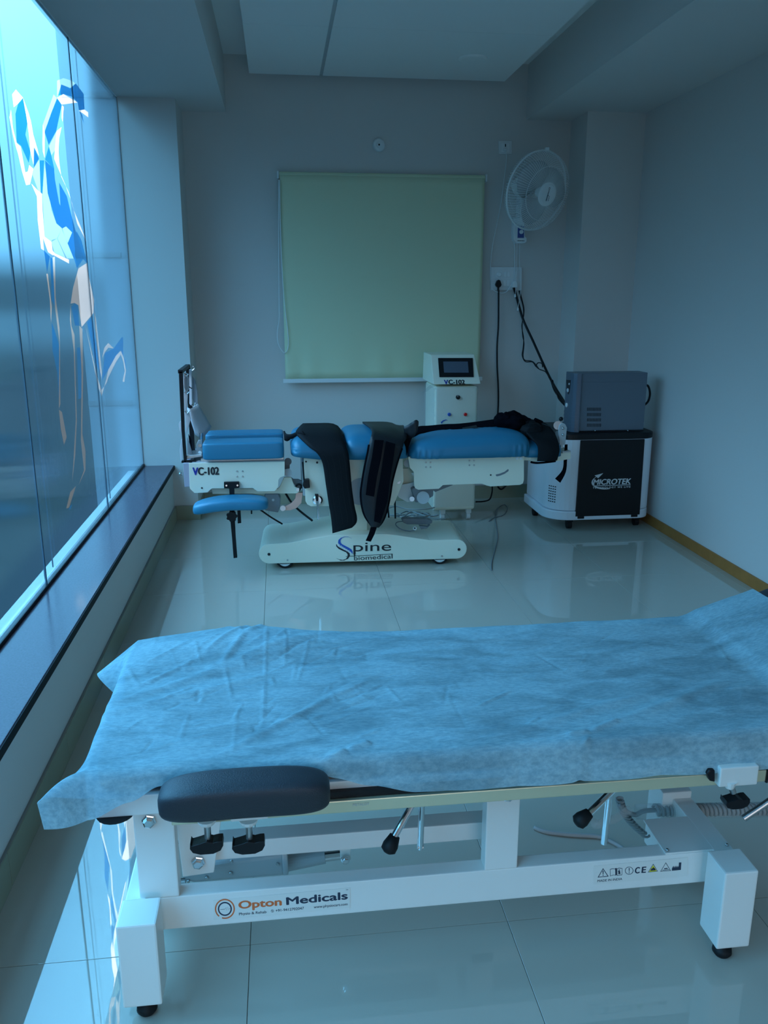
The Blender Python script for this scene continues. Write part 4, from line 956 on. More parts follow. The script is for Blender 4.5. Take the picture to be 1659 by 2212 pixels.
r2 = [((783, 923), (872, 922), 4.66), ((790, 919), (872, 924), 4.56), ((797, 924), (876, 934), 4.44), ((803, 933), (878, 946), 4.34), ((801, 945), (872, 958), 4.28), ((797, 960), (868, 968), 4.265), ((794, 977), (863, 982), 4.26), ((787, 1010), (855, 1008), 4.258), ((782, 1040), (847, 1040), 4.258), ((779, 1065), (843, 1066), 4.258), ((781, 1090), (838, 1092), 4.258), ((787, 1112), (832, 1113), 4.258), ((797, 1128), (824, 1129), 4.258), ((804, 1136), (816, 1137), 4.258)]
pb_rows = smooth_rows(sheet_rows(r2, 11, .010))
B().grid(pb_rows).build('belt_flap', BELTL, pb, smooth=True, solid=.010, soff=1)
edge = [r[0] for r in pb_rows[20:]] + [r[-1] for r in reversed(pb_rows[20:])]
B().tube([p + Vector((0, -.006, 0)) for p in edge], .006, 6, 1).build('piping', VELC, pb, smooth=True)
def on(l, r, y): return ((l[0], l[1]), (r[0], r[1]), y)
yvv = 4.226
B().grid(sheet_rows([((809, 950), (829, 951), yvv), ((803, 990), (823, 991), yvv), ((795, 1030), (814, 1032), yvv), ((790, 1069), (808, 1073), yvv)], 4)).build('velcro_strip', VELC, pb, solid=.003)
B().grid(sheet_rows([((834, 953), (854, 959), yvv), ((829, 985), (850, 990), yvv), ((822, 1030), (843, 1032), yvv), ((813, 1080), (837, 1082), yvv), ((808, 1126), (821, 1130), yvv)], 4)).build('velcro_strip', VELC, pb, solid=.003)
B().grid(smooth_rows(sheet_rows([((872, 922), (878, 950), 4.40), ((884, 916), (888, 947), 4.38), ((893, 910), (897, 939), 4.36), ((900, 907), (902, 928), 4.36), ((904, 910), (904, 916), 4.36)], 5))).build('belt_tail', BELTL, pb, smooth=True, solid=.010)
B().grid(smooth_rows(sheet_rows([((872, 950), (890, 946), 4.34), ((873, 975), (884, 960), 4.33), ((874, 990), (878, 985), 4.33)], 4))).build('rear_strap', VELC, pb, smooth=True, solid=.006)
B().grid(sheet_rows([((802, 1134), (815, 1136), 4.256), ((797, 1152), (809, 1154), 4.256), ((790, 1168), (801, 1170), 4.256)], 3)).build('pull_strap', VELC, pb, solid=.003)

lh = thing('leg_harness', 'crumpled black leg harness heaped on the foot end of the traction table', 'harness', at(1140, 935, 4.5))
def crumple(c_, h_, amp, fr, seed, e=1.0):
    def f(p):
        n1 = noise.noise(Vector((p.x * fr + seed, p.y * fr, p.z * fr))); n2 = noise.noise(Vector((p.x * fr * 2.6, p.y * fr * 2.6 + seed, p.z * fr * 2.6)))
        d = (p - Vector(c_)); return p + d.normalized() * (amp * n1 + amp * .5 * n2)
    return B().superq(c_, h_, e, e, 44, 24, fn=f)
crumple(at(1110, 912, 4.56), (.105, .09, .050), .030, 16, 3).build('crumpled_belt', VELC, lh, smooth=True)
crumple(at(1090, 908, 4.55), (.045, .06, .045), .020, 22, 9).build('crumpled_belt', VELC, lh, smooth=True)
crumple(at(1142, 926, 4.50), (.075, .10, .045), .020, 18, 21).build('crumpled_belt', BELT, lh, smooth=True)
sl_ = [at(890, 940, 4.52), at(905, 930, 4.55), at(930, 928, 4.57), at(962, 925, 4.57), at(990, 924, 4.57), at(1020, 921, 4.57), at(1050, 917, 4.57), at(1085, 912, 4.57)]
B().strip(sl_, (0, .035, .012), .006, (0, 0, 1)).build('long_strap', VELC, lh)
B().strip([p + Vector((0, -.02, -.010)) for p in sl_[:5]] + [at(1030, 922, 4.5)], (0, .015, .004), .004, (0, 0, 1)).build('long_strap', BELTL, lh)
ws = []
for j, (l, r, y) in enumerate([((1128, 925), (1172, 912), 4.60), ((1130, 927), (1184, 920), 4.50), ((1136, 935), (1196, 935), 4.42), ((1148, 948), (1203, 950), 4.35), ((1160, 962), (1207, 966), 4.325), ((1162, 978), (1207, 976), 4.32), ((1160, 996), (1202, 994), 4.318)]):
    ws.append((l, r, y))
wrp = smooth_rows(sheet_rows(ws, 13, .012))
for j, r in enumerate(wrp):
    for i, p in enumerate(r): p.z += .004 * math.sin(i * 2.6) * max(0, 1 - j / 16)
B().grid(wrp).build('ankle_wrap', BELT, lh, smooth=True, solid=.012)
B().px([(1156, 909), (1160, 904), (1174, 910), (1172, 916), (1160, 914)], 4.52, 4.56).build('wrap_tab', VELC, lh, bevel=.004)
B().tube([at(1146, 998, 4.34), at(1160, 1000, 4.33), at(1185, 998, 4.33), at(1200, 996, 4.33)], .006).build('lower_strap', VELC, lh, smooth=True)
B().grid(smooth_rows(sheet_rows([((1220, 960), (1226, 960), 4.42), ((1218, 990), (1225, 992), 4.42), ((1215, 1015), (1222, 1020), 4.42), ((1199, 1034), (1210, 1043), 4.42)], 3))).build('hanging_strap', VELC, lh, solid=.003)

hc = thing('hand_control', 'grey hand control lying on the right of the table base', 'hand control', mb(.74, 4.55, .16))
q = at(915, 1128, 4.56)
B().prism([at(x, y, 4.52) for x, y in ((868, 1124), (872, 1120), (924, 1122), (935, 1126), (933, 1131), (924, 1134), (880, 1133), (872, 1130))], (0, .05, 0)).build('handset', GREYP, hc, bevel=.006)
B().px([(906, 1136), (924, 1138), (930, 1134), (922, 1142), (910, 1144)], 4.47, 4.50).build('handset_hook', GREYP, hc, bevel=.003)
B().lathe(at(896, 1141, 4.45), (0, -1, 0), [(0, .011), (.006, .010)], 16).build('connector', PVCD, hc)
B().lathe(at(896, 1141, 4.444), (0, -1, 0), [(0, .005), (.001, .005)], 12).build('connector_hole', INK, hc)
zb_ = .165
B().tube([at(870, 1126, 4.54), at(858, 1128, 4.53), at(855, 1134, 4.5), at(866, 1143, 4.47), at(882, 1147, 4.45), at(896, 1146, 4.45)], .003, 6).build('lead', GREYP, hc, smooth=True)

ct = B()
random.seed(11)
for i in range(20):
    y = 4.93 + random.random() * .22; x0_, x1_ = .62 + random.random() * .12, .90 + random.random() * .1; zz0 = .008 + i * .0052
    pts_ = [Vector((x0_ + (x1_ - x0_) * k_ / 5, y + (.05 * math.sin(k_ * 1.3 + i)), zz0 + .025 * random.random())) for k_ in range(6)]
    ct.tube(pts_, .0045 if i % 3 else .006, 6, 5)
o = ct.build('cable_tangle', CABLEG, None, smooth=True); tag(o, 'tangle of grey cables heaped on the floor behind the table base', 'cables'); o['kind'] = 'stuff'

# ------------------------------------------------------------------ treatment couch
tc_ = thing('treatment_couch', 'white steel treatment couch with dark upholstery standing on four square legs', 'treatment couch', (0.32, 1.75, 0))
LX0, LX1, RX0, RX1 = -.357, -.279, .919, .996
YFR, YBK = 1.43, 1.81
for x0, x1 in ((LX0, LX1), (RX0, RX1)):
    for y0_, y1_ in ((YFR, YFR + .078), (YBK - .078, YBK)):
        lg = B().box(x0, x1, y0_, y1_, .050, .246).build('leg', WHITE, tc_, bevel=.004)
        xm_ = (x0 + x1) / 2; ym_ = (y0_ + y1_) / 2
        B().lathe((xm_, ym_, .050), (0, 0, -1), [(0, .022), (.012, .021), (.02, .008), (.026, .008), (.03, .020), (.042, .0215), (.050, .016)], 22).build('foot', RUBBER, lg, smooth=True)
B().box(LX0, LX0 + .042, YFR + .078, YBK - .078, .150, .228).build('cross_member', WHITE, tc_, bevel=.003)
B().box(RX0 + .028, RX1 - .001, YFR + .078, YBK - .078, .150, .228).build('cross_member', WHITE, tc_, bevel=.003)
beam = B().box(LX0 + .042, RX0 + .028, 1.532, 1.572, .143, .224).build('front_beam', WHITE, tc_, bevel=.003)
B().box(-.327, -.246, 1.531, 1.569, .224, .478).build('post', WHITE, tc_, bevel=.003)
B().box(.413, .487, 1.531, 1.569, .224, .478).build('post', WHITE, tc_, bevel=.003)
B().box(.455, .52, 1.80, 1.845, .245, .478).build('post', WHITE, tc_, bevel=.003)
# lift frame
zl1, zl0 = at(487, 1819.6, 1.62).z, at(487, 1857, 1.62).z
B().box(-.24, .44, 1.62, atz(487, 1791, zl1).y, zl0, zl1).build('lift_beam', WHITE, tc_, bevel=.003)
B().box(-.24, .60, 1.80, 1.86, zl0, zl1).build('lift_beam', WHITE, tc_, bevel=.003)
B().px([(378, 1770), (478, 1768), (462, 1885), (395, 1895)], 1.600, 1.612).build('link_plate', WHITE, tc_, bevel=.002)
B().px([(377, 1805), (386, 1805), (386, 1823), (377, 1823)], 1.65, 1.66).build('stop_block', BLACKP, tc_)
def nut(x, y, yy, r=.012):
    q_ = at(x, y, yy)
    B().lathe(q_, (0, -1, 0), [(0, r * 1.25), (.003, r * 1.25), (.004, r), (.010, r), (.012, r * .7)], 6).build('bolt', CHROME, tc_)
nut(322, 1773, 1.530); nut(428, 1862, 1.598); nut(1096, 1717, 1.530)
# lifting actuator
B().px([(393, 1903), (395, 1880), (480, 1866), (607, 1846), (615, 1848), (617, 1892), (420, 1908)], 1.66, 1.72).build('actuator_body', GREYP if False else LGREY, tc_, bevel=.008)
B().px([(608, 1845), (620, 1845), (624, 1890), (612, 1893)], 1.645, 1.735).build('actuator_collar', LGREY, tc_, bevel=.004)
B().cyl(at(618, 1864, 1.69), at(702, 1850, 1.69), .020, .016, 20).build('actuator_tube', LGREY, tc_)
B().cyl(at(702, 1850, 1.69), at(736, 1846, 1.69), .012, n=18).build('piston', CHROME, tc_)
B().px([(734, 1836), (758, 1834), (758, 1858), (748, 1864), (736, 1860)], 1.665, 1.675).build('clevis', WHITE, tc_, bevel=.003)
nut(746, 1855, 1.663, .009)
B().cyl(at(380, 1906, 1.64), at(401, 1903, 1.64), .008).build('pivot_pin', CHROME, tc_)
for x, y in ((407, 1903), (447, 1895), (500, 1860), (499, 1885), (600, 1866)): screw('screw', at(x, y, 1.659), .004, STEEL, tc_)
# top frame
zf0, zf1 = .478, .522
B().box(-.380, .985, 1.452, 1.490, zf0, zf1).build('side_frame', WHITE, tc_, bevel=.003)
B().box(-.380, .985, 2.00, 2.038, zf0, zf1).build('side_frame', WHITE, tc_, bevel=.003)
B().box(-.380, -.342, 1.490, 2.00, zf0, zf1).build('end_frame', WHITE, tc_, bevel=.003)
B().box(-.382, -.380, 1.455, 1.487, zf0 + .004, zf1 - .004).build('end_cap', BLACKP, tc_)
B().lathe((-.345, 1.47, zf0), (0, 0, -1), [(0, .038), (.004, .036), (.012, .014)], 20).build('rubber_buffer', RUBBER, tc_)
B().box(.40, .46, 1.49, 2.00, zf0, zf1 - .006).build('cross_frame', WHITE, tc_)
# accessory rail
rl = B().box(-.235, .985, 1.432, 1.4445, .464, .491).build('side_rail', GOLD, tc_, bevel=.002)
B().box(-.235, .985, 1.4445, 1.452, .470, .486).build('rail_spacer', BLACKP, tc_)
B().box(-.235, .60, 1.440, 1.4515, .492, .506).build('rail_gasket', BLACKP, tc_)
B().box(.985, .989, 1.430, 1.4465, .462, .493).build('end_cap', BLACKP, tc_)
text('lettering', 'METALOY', LGREY, rl, at(762, 1741, 1.432), at(798, 1738, 1.432), .006, 0.0)
# mattress
MATT = LEATH
zm = .578
B().superq((.355, 1.747, .550), (.737, .289, .028), .18, .10, 80, 14).build('mattress', MATT, tc_, smooth=True)
back_a = math.radians(19)
M_b = Matrix.Translation((1.10, 0, .55)) @ Matrix.Rotation(-back_a, 4, 'Y') @ Matrix.Translation((-1.10, 0, -.55))
B().superq((1.375, 1.747, .550), (.265, .292, .037), .18, .10, 60, 14, fn=lambda p: M_b @ p).build('backrest_cushion', MATT, tc_, smooth=True)
B().box(1.13, 1.60, 1.47, 1.50, .48, .515, M_b).build('backrest_frame', WHITE, tc_, bevel=.003)
B().box(1.13, 1.60, 1.99, 2.02, .48, .515, M_b).build('backrest_frame', WHITE, tc_, bevel=.003)
# arm pad clamped to the rail
pc_ = at(530, 1716, 1.385)
pad = B().superq((pc_.x, 1.385, pc_.z - .002), (.158, .043, .039), .5, .45, 56, 24, fn=lambda p: Vector((p.x, p.y - (p.z - pc_.z) * .12, p.z + .006 * (1 - ((p.x - pc_.x) / .158) ** 2)))).build('arm_pad', LEATH, tc_, smooth=True)
for x in (447, 537):
    t0 = at(x, 1772, 1.40); 
    B().px([(x - 40, 1769), (x + 42, 1764), (x + 42, 1769), (x - 38, 1776)], 1.385, 1.42).build('clamp_bar', WHITE, pad, bevel=.002)
    B().lathe(t0, (0, 0, -1), [(-.004, .019), (.004, .016), (.010, .010)], 14).build('clamp_nut', WHITE, pad)
    B().cyl(t0 - Vector((0, 0, .008)), t0 - Vector((0, 0, .044)), .0065, n=12).build('threaded_rod', STEEL, pad)
def wing(name, c_, m, parent, s_=1.0):
    pr = [(-.030, .006), (-.027, .0005), (-.012, .004), (0, .008), (.012, .004), (.022, .006), (.030, .006), (.031, -.004), (.026, -.014), (.012, -.020), (-.012, -.020), (-.026, -.015), (-.031, -.006)]
    return B().prism([Vector((c_.x + x * s_, c_.y - .013, c_.z + z * s_)) for x, z in pr], (0, .026, 0)).build(name, m, parent, bevel=.005, seg=3)
for x in (447, 537): wing('wing_knob', at(x, 1817, 1.40), BLACKP, pad)
# right clamp
q = at(1592, 1675, 1.42)
B().box(q.x - .042, q.x + .042, 1.412, 1.450, q.z - .020, q.z + .024).build('rail_clamp', WHITE, tc_, bevel=.003)
B().px([(1527, 1672), (1533, 1664), (1545, 1664), (1545, 1690), (1534, 1688)], 1.415, 1.43).build('clamp_screw', BLACKP, tc_, bevel=.003)
B().lathe(at(1577, 1690, 1.42), (0, 0, -1), [(-.004, .014), (.006, .011), (.012, .009)], 14).build('clamp_nut', WHITE, tc_)
B().cyl(at(1577, 1692, 1.42), at(1584, 1712, 1.42), .0065).build('threaded_rod', STEEL, tc_)
wing('wing_knob', at(1588, 1725, 1.42), BLACKP, tc_, .85)
# height and back levers
def lever(a, b_, c0, c1_, r=.0075):
    B().cyl(a, b_, r, n=16).build('lever', CHROME, tc_)
    d = (Vector(c1_) - Vector(c0)); B().lathe(c0, d, [(0, .011), (d.length * .55, .0165), (d.length * .85, .016), (d.length, .008)], 20).build('lever_grip', RUBBER, tc_, smooth=True)
lever(at(892, 1735, 1.50), at(852, 1806, 1.47), at(853, 1805, 1.47), at(836, 1842, 1.46))
B().cyl(at(911, 1730, 1.50), at(908, 1833, 1.50), .0065, n=16).build('lever_rod', CHROME, tc_)
B().cyl(at(902, 1828, 1.50), at(914, 1828, 1.50), .006, n=10).build('rod_end', STEEL, tc_)
lever(at(1330, 1700, 1.50), at(1272, 1757, 1.47), at(1273, 1756, 1.47), at(1244, 1780, 1.46))
B().cyl(at(1318, 1702, 1.52), at(1305, 1822, 1.52), .0075, n=16).build('lever_rod', CHROME, tc_)
B().cyl(at(1606, 1768, 1.5), at(1675, 1722, 1.5), .0075, n=16).build('lever_rod', STEEL, tc_)
B().cyl(at(1661, 1671, 1.45), at(1661, 1671, 1.47), .012, n=16).build('bolt', STEEL, tc_)
# cover plate over the base at the right
zc_ = .226
cp = [atz(1438, 1845, zc_), atz(1556, 1836, zc_), atz(1588, 1826, zc_), atz(1528, 1768, zc_), atz(1340, 1780, zc_)]
zc_ = .2242
cp = [Vector((.834, 1.534, zc_)), Vector((.962, 1.534, zc_)), Vector((.993, 1.66, zc_)), Vector((.837, 1.66, zc_))]
B().prism(cp, (0, 0, .0035)).build('cover_plate', WHITE, tc_, bevel=.001)
screw('screw', atz(1441, 1837, zc_ + .004), .004, STEEL, tc_, (0, 0, 1)); screw('screw', atz(1570, 1826, zc_ + .004), .004, STEEL, tc_, (0, 0, 1))
B().box(.87, .945, 1.575, 1.65, .16, .2240).build('motor_box', WHITE, tc_, bevel=.003)

# printed labels on the front beam
yb0 = 1.5315
def FBp(x, y): return at(x, y, yb0)
o6, k6 = (430, 1880), 4.484
def L6(x, y, dy=0): return at(o6[0] + x / k6, o6[1] + y / k6, yb0 - .0008 - dy)
lab = B().prism([at(o6[0] + x / k6, o6[1] + y / k6, yb0) for x, y in ((140, 480), (1462, 362), (1462, 168), (140, 290))], (0, -.0006, 0)).build('maker_label', STICK, beam)
upb = L6(100, 100) - L6(100, 200)
text('lettering', 'Opton', INKO, lab, L6(388, 372), L6(797, 338), .0195, 0.060, lift=(0, 0, 0))
text('lettering', 'Medicals', INKN, lab, L6(850, 334), L6(1436, 278), .0195, 0.060, lift=(0, 0, 0))
text('lettering', 'Physio & Rehab', INKN, lab, L6(388, 436), L6(652, 414), .0068, 0.020, lift=(0, 0, 0))
text('lettering', '+91-9412702047', INKN, lab, L6(742, 403), L6(1016, 378), .0068, 0.020, lift=(0, 0, 0))
text('lettering', 'www.physiocart.com', INKN, lab, L6(1112, 368), L6(1438, 338), .0068, 0.020, lift=(0, 0, 0))
text('lettering', 'TM', INKN, lab, L6(1422, 196), L6(1444, 194), .0034, .0, lift=(0, 0, 0))
def ringp(cx, cy, r0, r1, a0, a1, n=28):
    out = []
    for i in range(n):
        A_ = [math.radians(a0 + (a1 - a0) * (i + k_) / n) for k_ in (0, 1)]
        out.append([L6(cx + r * math.cos(a), cy - r * math.sin(a)) for r, a in ((r0, A_[0]), (r1, A_[0]), (r1, A_[1]), (r0, A_[1]))])
    return out
flat('orange_ring', ringp(250, 374, 84, 97, -108, 232), INKO, lab)
flat('navy_ring', ringp(250, 374, 55, 68, 0, 360), INKN, lab)
flat('pulse_mark', [[L6(x0_, y0_ - 1), L6(x1_, y1_ - 1), L6(x1_, y1_ + 2), L6(x0_, y0_ + 2)] for (x0_, y0_), (x1_, y1_) in zip([(205, 380), (250, 376), (262, 360), (268, 388), (278, 352), (286, 385), (292, 372)], [(250, 376), (262, 360), (268, 388), (278, 352), (286, 385), (292, 372), (302, 371)])], INKN, lab)
flat('phone_mark', [[L6(710 + r * math.cos(a), 394 - r * math.sin(a)) for r, a in ((r0, a0_), (r1, a0_), (r1, a1_), (r0, a1_))] for r0, r1, a0_, a1_ in [(11, 14, i * .4, i * .4 + .4) for i in range(16)]] + [[L6(704, 386), L6(708, 384), L6(714, 402), L6(710, 403)]], INKN, lab)
o9, k9 = (1260, 1840), 6.381
def L9(x, y): return at(o9[0] + x / k9, o9[1] + y / k9, yb0 - .0008)
wl = B().prism([at(o9[0] + x / k9, o9[1] + y / k9, yb0) for x, y in ((140, 450), (1435, 330), (1435, 75), (145, 195))], (0, -.0006, 0)).build('warning_label', STICK, beam)
text('lettering', 'MADE IN INDIA', INKN, wl, L9(195, 418), L9(535, 388), .0062, 0.020, lift=(0, 0, 0))
text('lettering', 'C', INKN, wl, L9(712, 298), L9(772, 293), .0165, 0.050, lift=(0, 0, 0))
text('lettering', 'E', INKN, wl, L9(805, 290), L9(858, 286), .0165, 0.050, lift=(0, 0, 0))
def outline(pts, t):
    cx = sum(p[0] for p in pts) / len(pts); cy = sum(p[1] for p in pts) / len(pts)
    inn = [(cx + (x - cx) * t, cy + (y - cy) * t) for x, y in pts]; n = len(pts)
    return [[L9(*pts[i]), L9(*pts[(i + 1) % n]), L9(*inn[(i + 1) % n]), L9(*inn[i])] for i in range(n)]
poly9 = lambda pts: [L9(*p) for p in pts]
sym = outline([(197, 355), (350, 340), (272, 225)], .78) + [poly9([(264, 262), (280, 260), (276, 312), (268, 313)]), poly9([(266, 320), (279, 319), (279, 331), (266, 332)])]
flat('warning_triangle', sym, INKN, wl)
sym = outline([(368, 240), (405, 228), (450, 236), (452, 325), (415, 322), (370, 338)], .86) + [poly9([(440, 226), (462, 224), (464, 322), (442, 326)])]
sym += outline([(464, 234), (490, 220), (538, 226), (534, 322), (500, 324), (466, 332)], .86) + [poly9([(478, 262), (505, 258), (505, 298), (512, 298), (512, 306), (480, 308), (480, 300), (487, 299), (487, 270), (478, 271)]), poly9([(487, 245), (505, 243), (505, 254), (487, 256)])]
flat('manual_symbol', sym, INKN, wl)
sym = []
for i in range(24):
    a, b_ = 2 * PI * i / 24, 2 * PI * (i + 1) / 24
    sym.append(poly9([(632 + 58 * math.cos(a), 260 + 54 * math.sin(a)), (632 + 58 * math.cos(b_), 260 + 54 * math.sin(b_)), (632 + 50 * math.cos(b_), 260 + 47 * math.sin(b_)), (632 + 50 * math.cos(a), 260 + 47 * math.sin(a))]))
sym += [poly9([(626, 225), (640, 224), (636, 278), (630, 278)]), poly9([(627, 285), (638, 284), (638, 296), (627, 297)])]
flat('caution_circle', sym, INKN, wl)
flat('triangle_border', outline([(890, 284), (1028, 270), (964, 165)], .84), INKN, wl)
sym = outline([(1060, 274), (1208, 262), (1138, 146)], .84)
sym += [poly9([(1088, 256), (1186, 248), (1186, 242), (1088, 250)]), poly9([(1115, 240), (1162, 236), (1162, 222), (1115, 226)])]
flat('hot_surface_triangle', sym, INKN, wl)
sym = [poly9([(1220, 262), (1345, 250), (1347, 212), (1224, 224)]), poly9([(1314, 216), (1347, 213), (1352, 146), (1318, 148)])] + [poly9([(x, 224 - (x - 1224) * .09), (x + 26, 221 - (x - 1224) * .09), (x + 22, 192 - (x - 1224) * .05)]) for x in (1224, 1249, 1274, 1298)]
flat('factory_symbol', sym, INKN, wl)
flat('yellow_triangle', [poly9([(905, 278), (1012, 266), (964, 184)])], INKY, wl)
def L9b(x, y): return at(o9[0] + x / k9, o9[1] + y / k9, yb0 - .0012)
flat('hazard_mark', [[L9b(x, y) for x, y in ((925, 262), (935, 235), (955, 228), (965, 212), (978, 225), (975, 240), (998, 244), (1000, 256), (960, 260))]], INKN, wl)

# spiral handset lead and floor cable
cl = thing('coiled_lead', 'grey coiled handset lead in clear plastic beneath the right end of the couch', 'coiled lead', (.9, 1.75, .235))
pa, pb_ = Vector((.80, 1.80, .262)), Vector((1.32, 1.78, .268))
pa = at(1415, 1750, 1.74); pb_ = at(1660, 1748, 1.70)
pts_ = []
for i in range(26 * 10 + 1):
    t = i / 260; p = pa.lerp(pb_, t); a = 2 * PI * i / 10; p = p + Vector((0, .013 * math.cos(a), .013 * math.sin(a))); pts_.append(p)
B().tube(pts_, .0042, 6, 0).build('coil', CABLEG, cl, smooth=True)
B().cyl(pa - Vector((.05, 0, 0)), pb_, .019, n=14).build('clear_sleeve', WRAP, cl, smooth=True)
B().tube([pa, at(1390, 1752, 1.74), at(1372, 1760, 1.74), at(1352, 1752, 1.74), at(1340, 1740, 1.73)], .006).build('lead', CABLEG, cl, smooth=True)
B().tube([at(1360, 1748, 1.70), at(1330, 1768, 1.68), at(1300, 1778, 1.66), at(1286, 1782, 1.66), at(1284, 1774, 1.66)], .010).build('wrapped_lead', WRAP, cl, smooth=True)
pts_ = []
q0_, q1_ = at(1338, 1725, 1.76), at(1395, 1805, 1.72)
for i in range(14 * 10 + 1):
    t = i / 140; p = q0_.lerp(q1_, t) + Vector((-.014 * math.sin(PI * t), 0, 0)); a = 2 * PI * i / 10; pts_.append(p + Vector((.009 * math.cos(a), .009 * math.sin(a), 0)))
B().tube(pts_, .0030, 5, 0).build('coil', CABLEG, cl, smooth=True)
fc = thing('floor_cable', 'pale grey cable lying on the floor under the couch', 'cable', atz(1240, 1800, 0))
B().tube([atz(1154, 1788, .006), atz(1180, 1797, .006), atz(1230, 1803, .006), atz(1290, 1807, .006), atz(1320, 1818, .006), atz(1350, 1836, .006), atz(1380, 1860, .006)], .006).build('cable', CABLEG, fc, smooth=True)

# ------------------------------------------------------------------ disposable sheet
def sheet_mat():
    m = bpy.data.materials.new('nonwoven_blue'); m.use_nodes = True; n = m.node_tree.nodes; l = m.node_tree.links; b = n['Principled BSDF']
    t = n.new('ShaderNodeTexCoord')
    mp = n.new('ShaderNodeMapping'); mp.inputs['Scale'].default_value = (40, 130, 60)
    z = n.new('ShaderNodeTexNoise'); z.inputs['Scale'].default_value = 1.6; z.inputs['Detail'].default_value = 6; z.inputs['Roughness'].default_value = .7
    l.new(t.outputs['Object'], mp.inputs[0]); l.new(mp.outputs[0], z.inputs['Vector'])
    z2 = n.new('ShaderNodeTexNoise'); z2.inputs['Scale'].default_value = 9; z2.inputs['Detail'].default_value = 4; z2.inputs['Distortion'].default_value = .6
    mp2 = n.new('ShaderNodeMapping'); mp2.inputs['Scale'].default_value = (.7, 1.6, 1); l.new(t.outputs['Object'], mp2.inputs[0]); l.new(mp2.outputs[0], z2.inputs['Vector'])
    r = n.new('ShaderNodeValToRGB'); r.color_ramp.elements[0].position = .38; r.color_ramp.elements[0].color = (.40, .62, .72, 1); r.color_ramp.elements[1].position = .62; r.color_ramp.elements[1].color = (.60, .83, .90, 1)
    l.new(z.outputs['Fac'], r.inputs[0]); l.new(r.outputs[0], b.inputs['Base Color'])
    b.inputs['Roughness'].default_value = .75; b.inputs['Specular IOR Level'].default_value = .25
    # creases: thin ridges of warped noise
    w = n.new('ShaderNodeTexVoronoi'); w.feature = 'DISTANCE_TO_EDGE'; w.inputs['Scale'].default_value = 7
    mp3 = n.new('ShaderNodeMapping'); mp3.inputs['Rotation'].default_value = (0, 0, .7); mp3.inputs['Scale'].default_value = (.6, 2.2, 1)
    nz = n.new('ShaderNodeTexNoise'); nz.inputs['Scale'].default_value = 5; nz.inputs['Detail'].default_value = 3
    va = n.new('ShaderNodeVectorMath'); va.operation = 'MULTIPLY_ADD'; va.inputs[1].default_value = (.25, .25, .25)
    l.new(t.outputs['Object'], nz.inputs['Vector']); l.new(nz.outputs['Color'], va.inputs[0]); l.new(t.outputs['Object'], va.inputs[2]); l.new(va.outputs[0], mp3.inputs[0]); l.new(mp3.outputs[0], w.inputs['Vector'])
    rr_ = n.new('ShaderNodeMapRange'); rr_.inputs[1].default_value = 0; rr_.inputs[2].default_value = .022; rr_.inputs[3].default_value = 1; rr_.inputs[4].default_value = 0; l.new(w.outputs['Distance'], rr_.inputs[0])
    msk = n.new('ShaderNodeMapRange'); msk.inputs[1].default_value = .40; msk.inputs[2].default_value = .58; l.new(z2.outputs['Fac'], msk.inputs[0])
    mu = n.new('ShaderNodeMath'); mu.operation = 'MULTIPLY'; l.new(rr_.outputs[0], mu.inputs[0]); l.new(msk.outputs[0], mu.inputs[1])
    ad = n.new('ShaderNodeMath'); ad.operation = 'MULTIPLY_ADD'; ad.inputs[1].default_value = 0.0; l.new(mu.outputs[0], ad.inputs[0])
    a2 = n.new('ShaderNodeMath'); a2.operation = 'MULTIPLY'; a2.inputs[1].default_value = .45; l.new(z.outputs['Fac'], a2.inputs[0]); l.new(a2.outputs[0], ad.inputs[2])
    bp = n.new('ShaderNodeBump'); bp.inputs['Strength'].default_value = .8; bp.inputs['Distance'].default_value = .006; l.new(ad.outputs[0], bp.inputs['Height']); l.new(bp.outputs[0], b.inputs['Normal'])
    tr = n.new('ShaderNodeBsdfTransparent'); tr.inputs[0].default_value = (.55, .80, .95, 1); tl = n.new('ShaderNodeBsdfTranslucent'); l.new(r.outputs[0], tl.inputs[0])
    m0_ = n.new('ShaderNodeMixShader'); m0_.inputs[0].default_value = .22; m1_ = n.new('ShaderNodeMixShader')
    al = n.new('ShaderNodeMapRange'); al.inputs[1].default_value = .42; al.inputs[2].default_value = .66; al.inputs[3].default_value = .14; al.inputs[4].default_value = .42; l.new(z2.outputs['Fac'], al.inputs[0])
    out = n['Material Output']
    l.new(b.outputs[0], m0_.inputs[1]); l.new(tl.outputs[0], m0_.inputs[2]); l.new(al.outputs[0], m1_.inputs[0]); l.new(m0_.outputs[0], m1_.inputs[1]); l.new(tr.outputs[0], m1_.inputs[2]); l.new(m1_.outputs[0], out.inputs[0])
    return m
SHEET = sheet_mat()
sX0, sX1 = -.386, 1.295
sY0, sY1 = 1.450, 2.044
ZT = .5855
def top_z(x, y):
    z = ZT
    if x > 1.08:
        u = (x - 1.08); z += u * math.tan(back_a) * min(1, u / .06 + .2)
    z += .040 * math.exp(-((x + .11) / .17) ** 2 - ((y - 2.0) / .10) ** 2)
    z += .012 * math.exp(-((x + .30) / .10) ** 2 - ((y - 1.98) / .09) ** 2)
    z += .0035 * noise.noise(Vector((x * 5, y * 9, 0))) + .002 * noise.noise(Vector((x * 13, y * 21, 4)))
    # diagonal folds from the left half
    for k_, (ox, oy, sl_, L_) in enumerate(((-.20, 1.82, .55, .30), (-.10, 1.90, .62, .26), (-.22, 1.74, .42, .30), (.02, 1.62, .9, .2), (.62, 1.55, .35, .25), (.85, 1.58, .45, .2))):
        u = (x - ox); d = (y - oy) - sl_ * u
        if abs(u) < L_: z += .006 * math.exp(-(d / .016) ** 2) * math.cos(u / L_ * PI / 2)
    return z
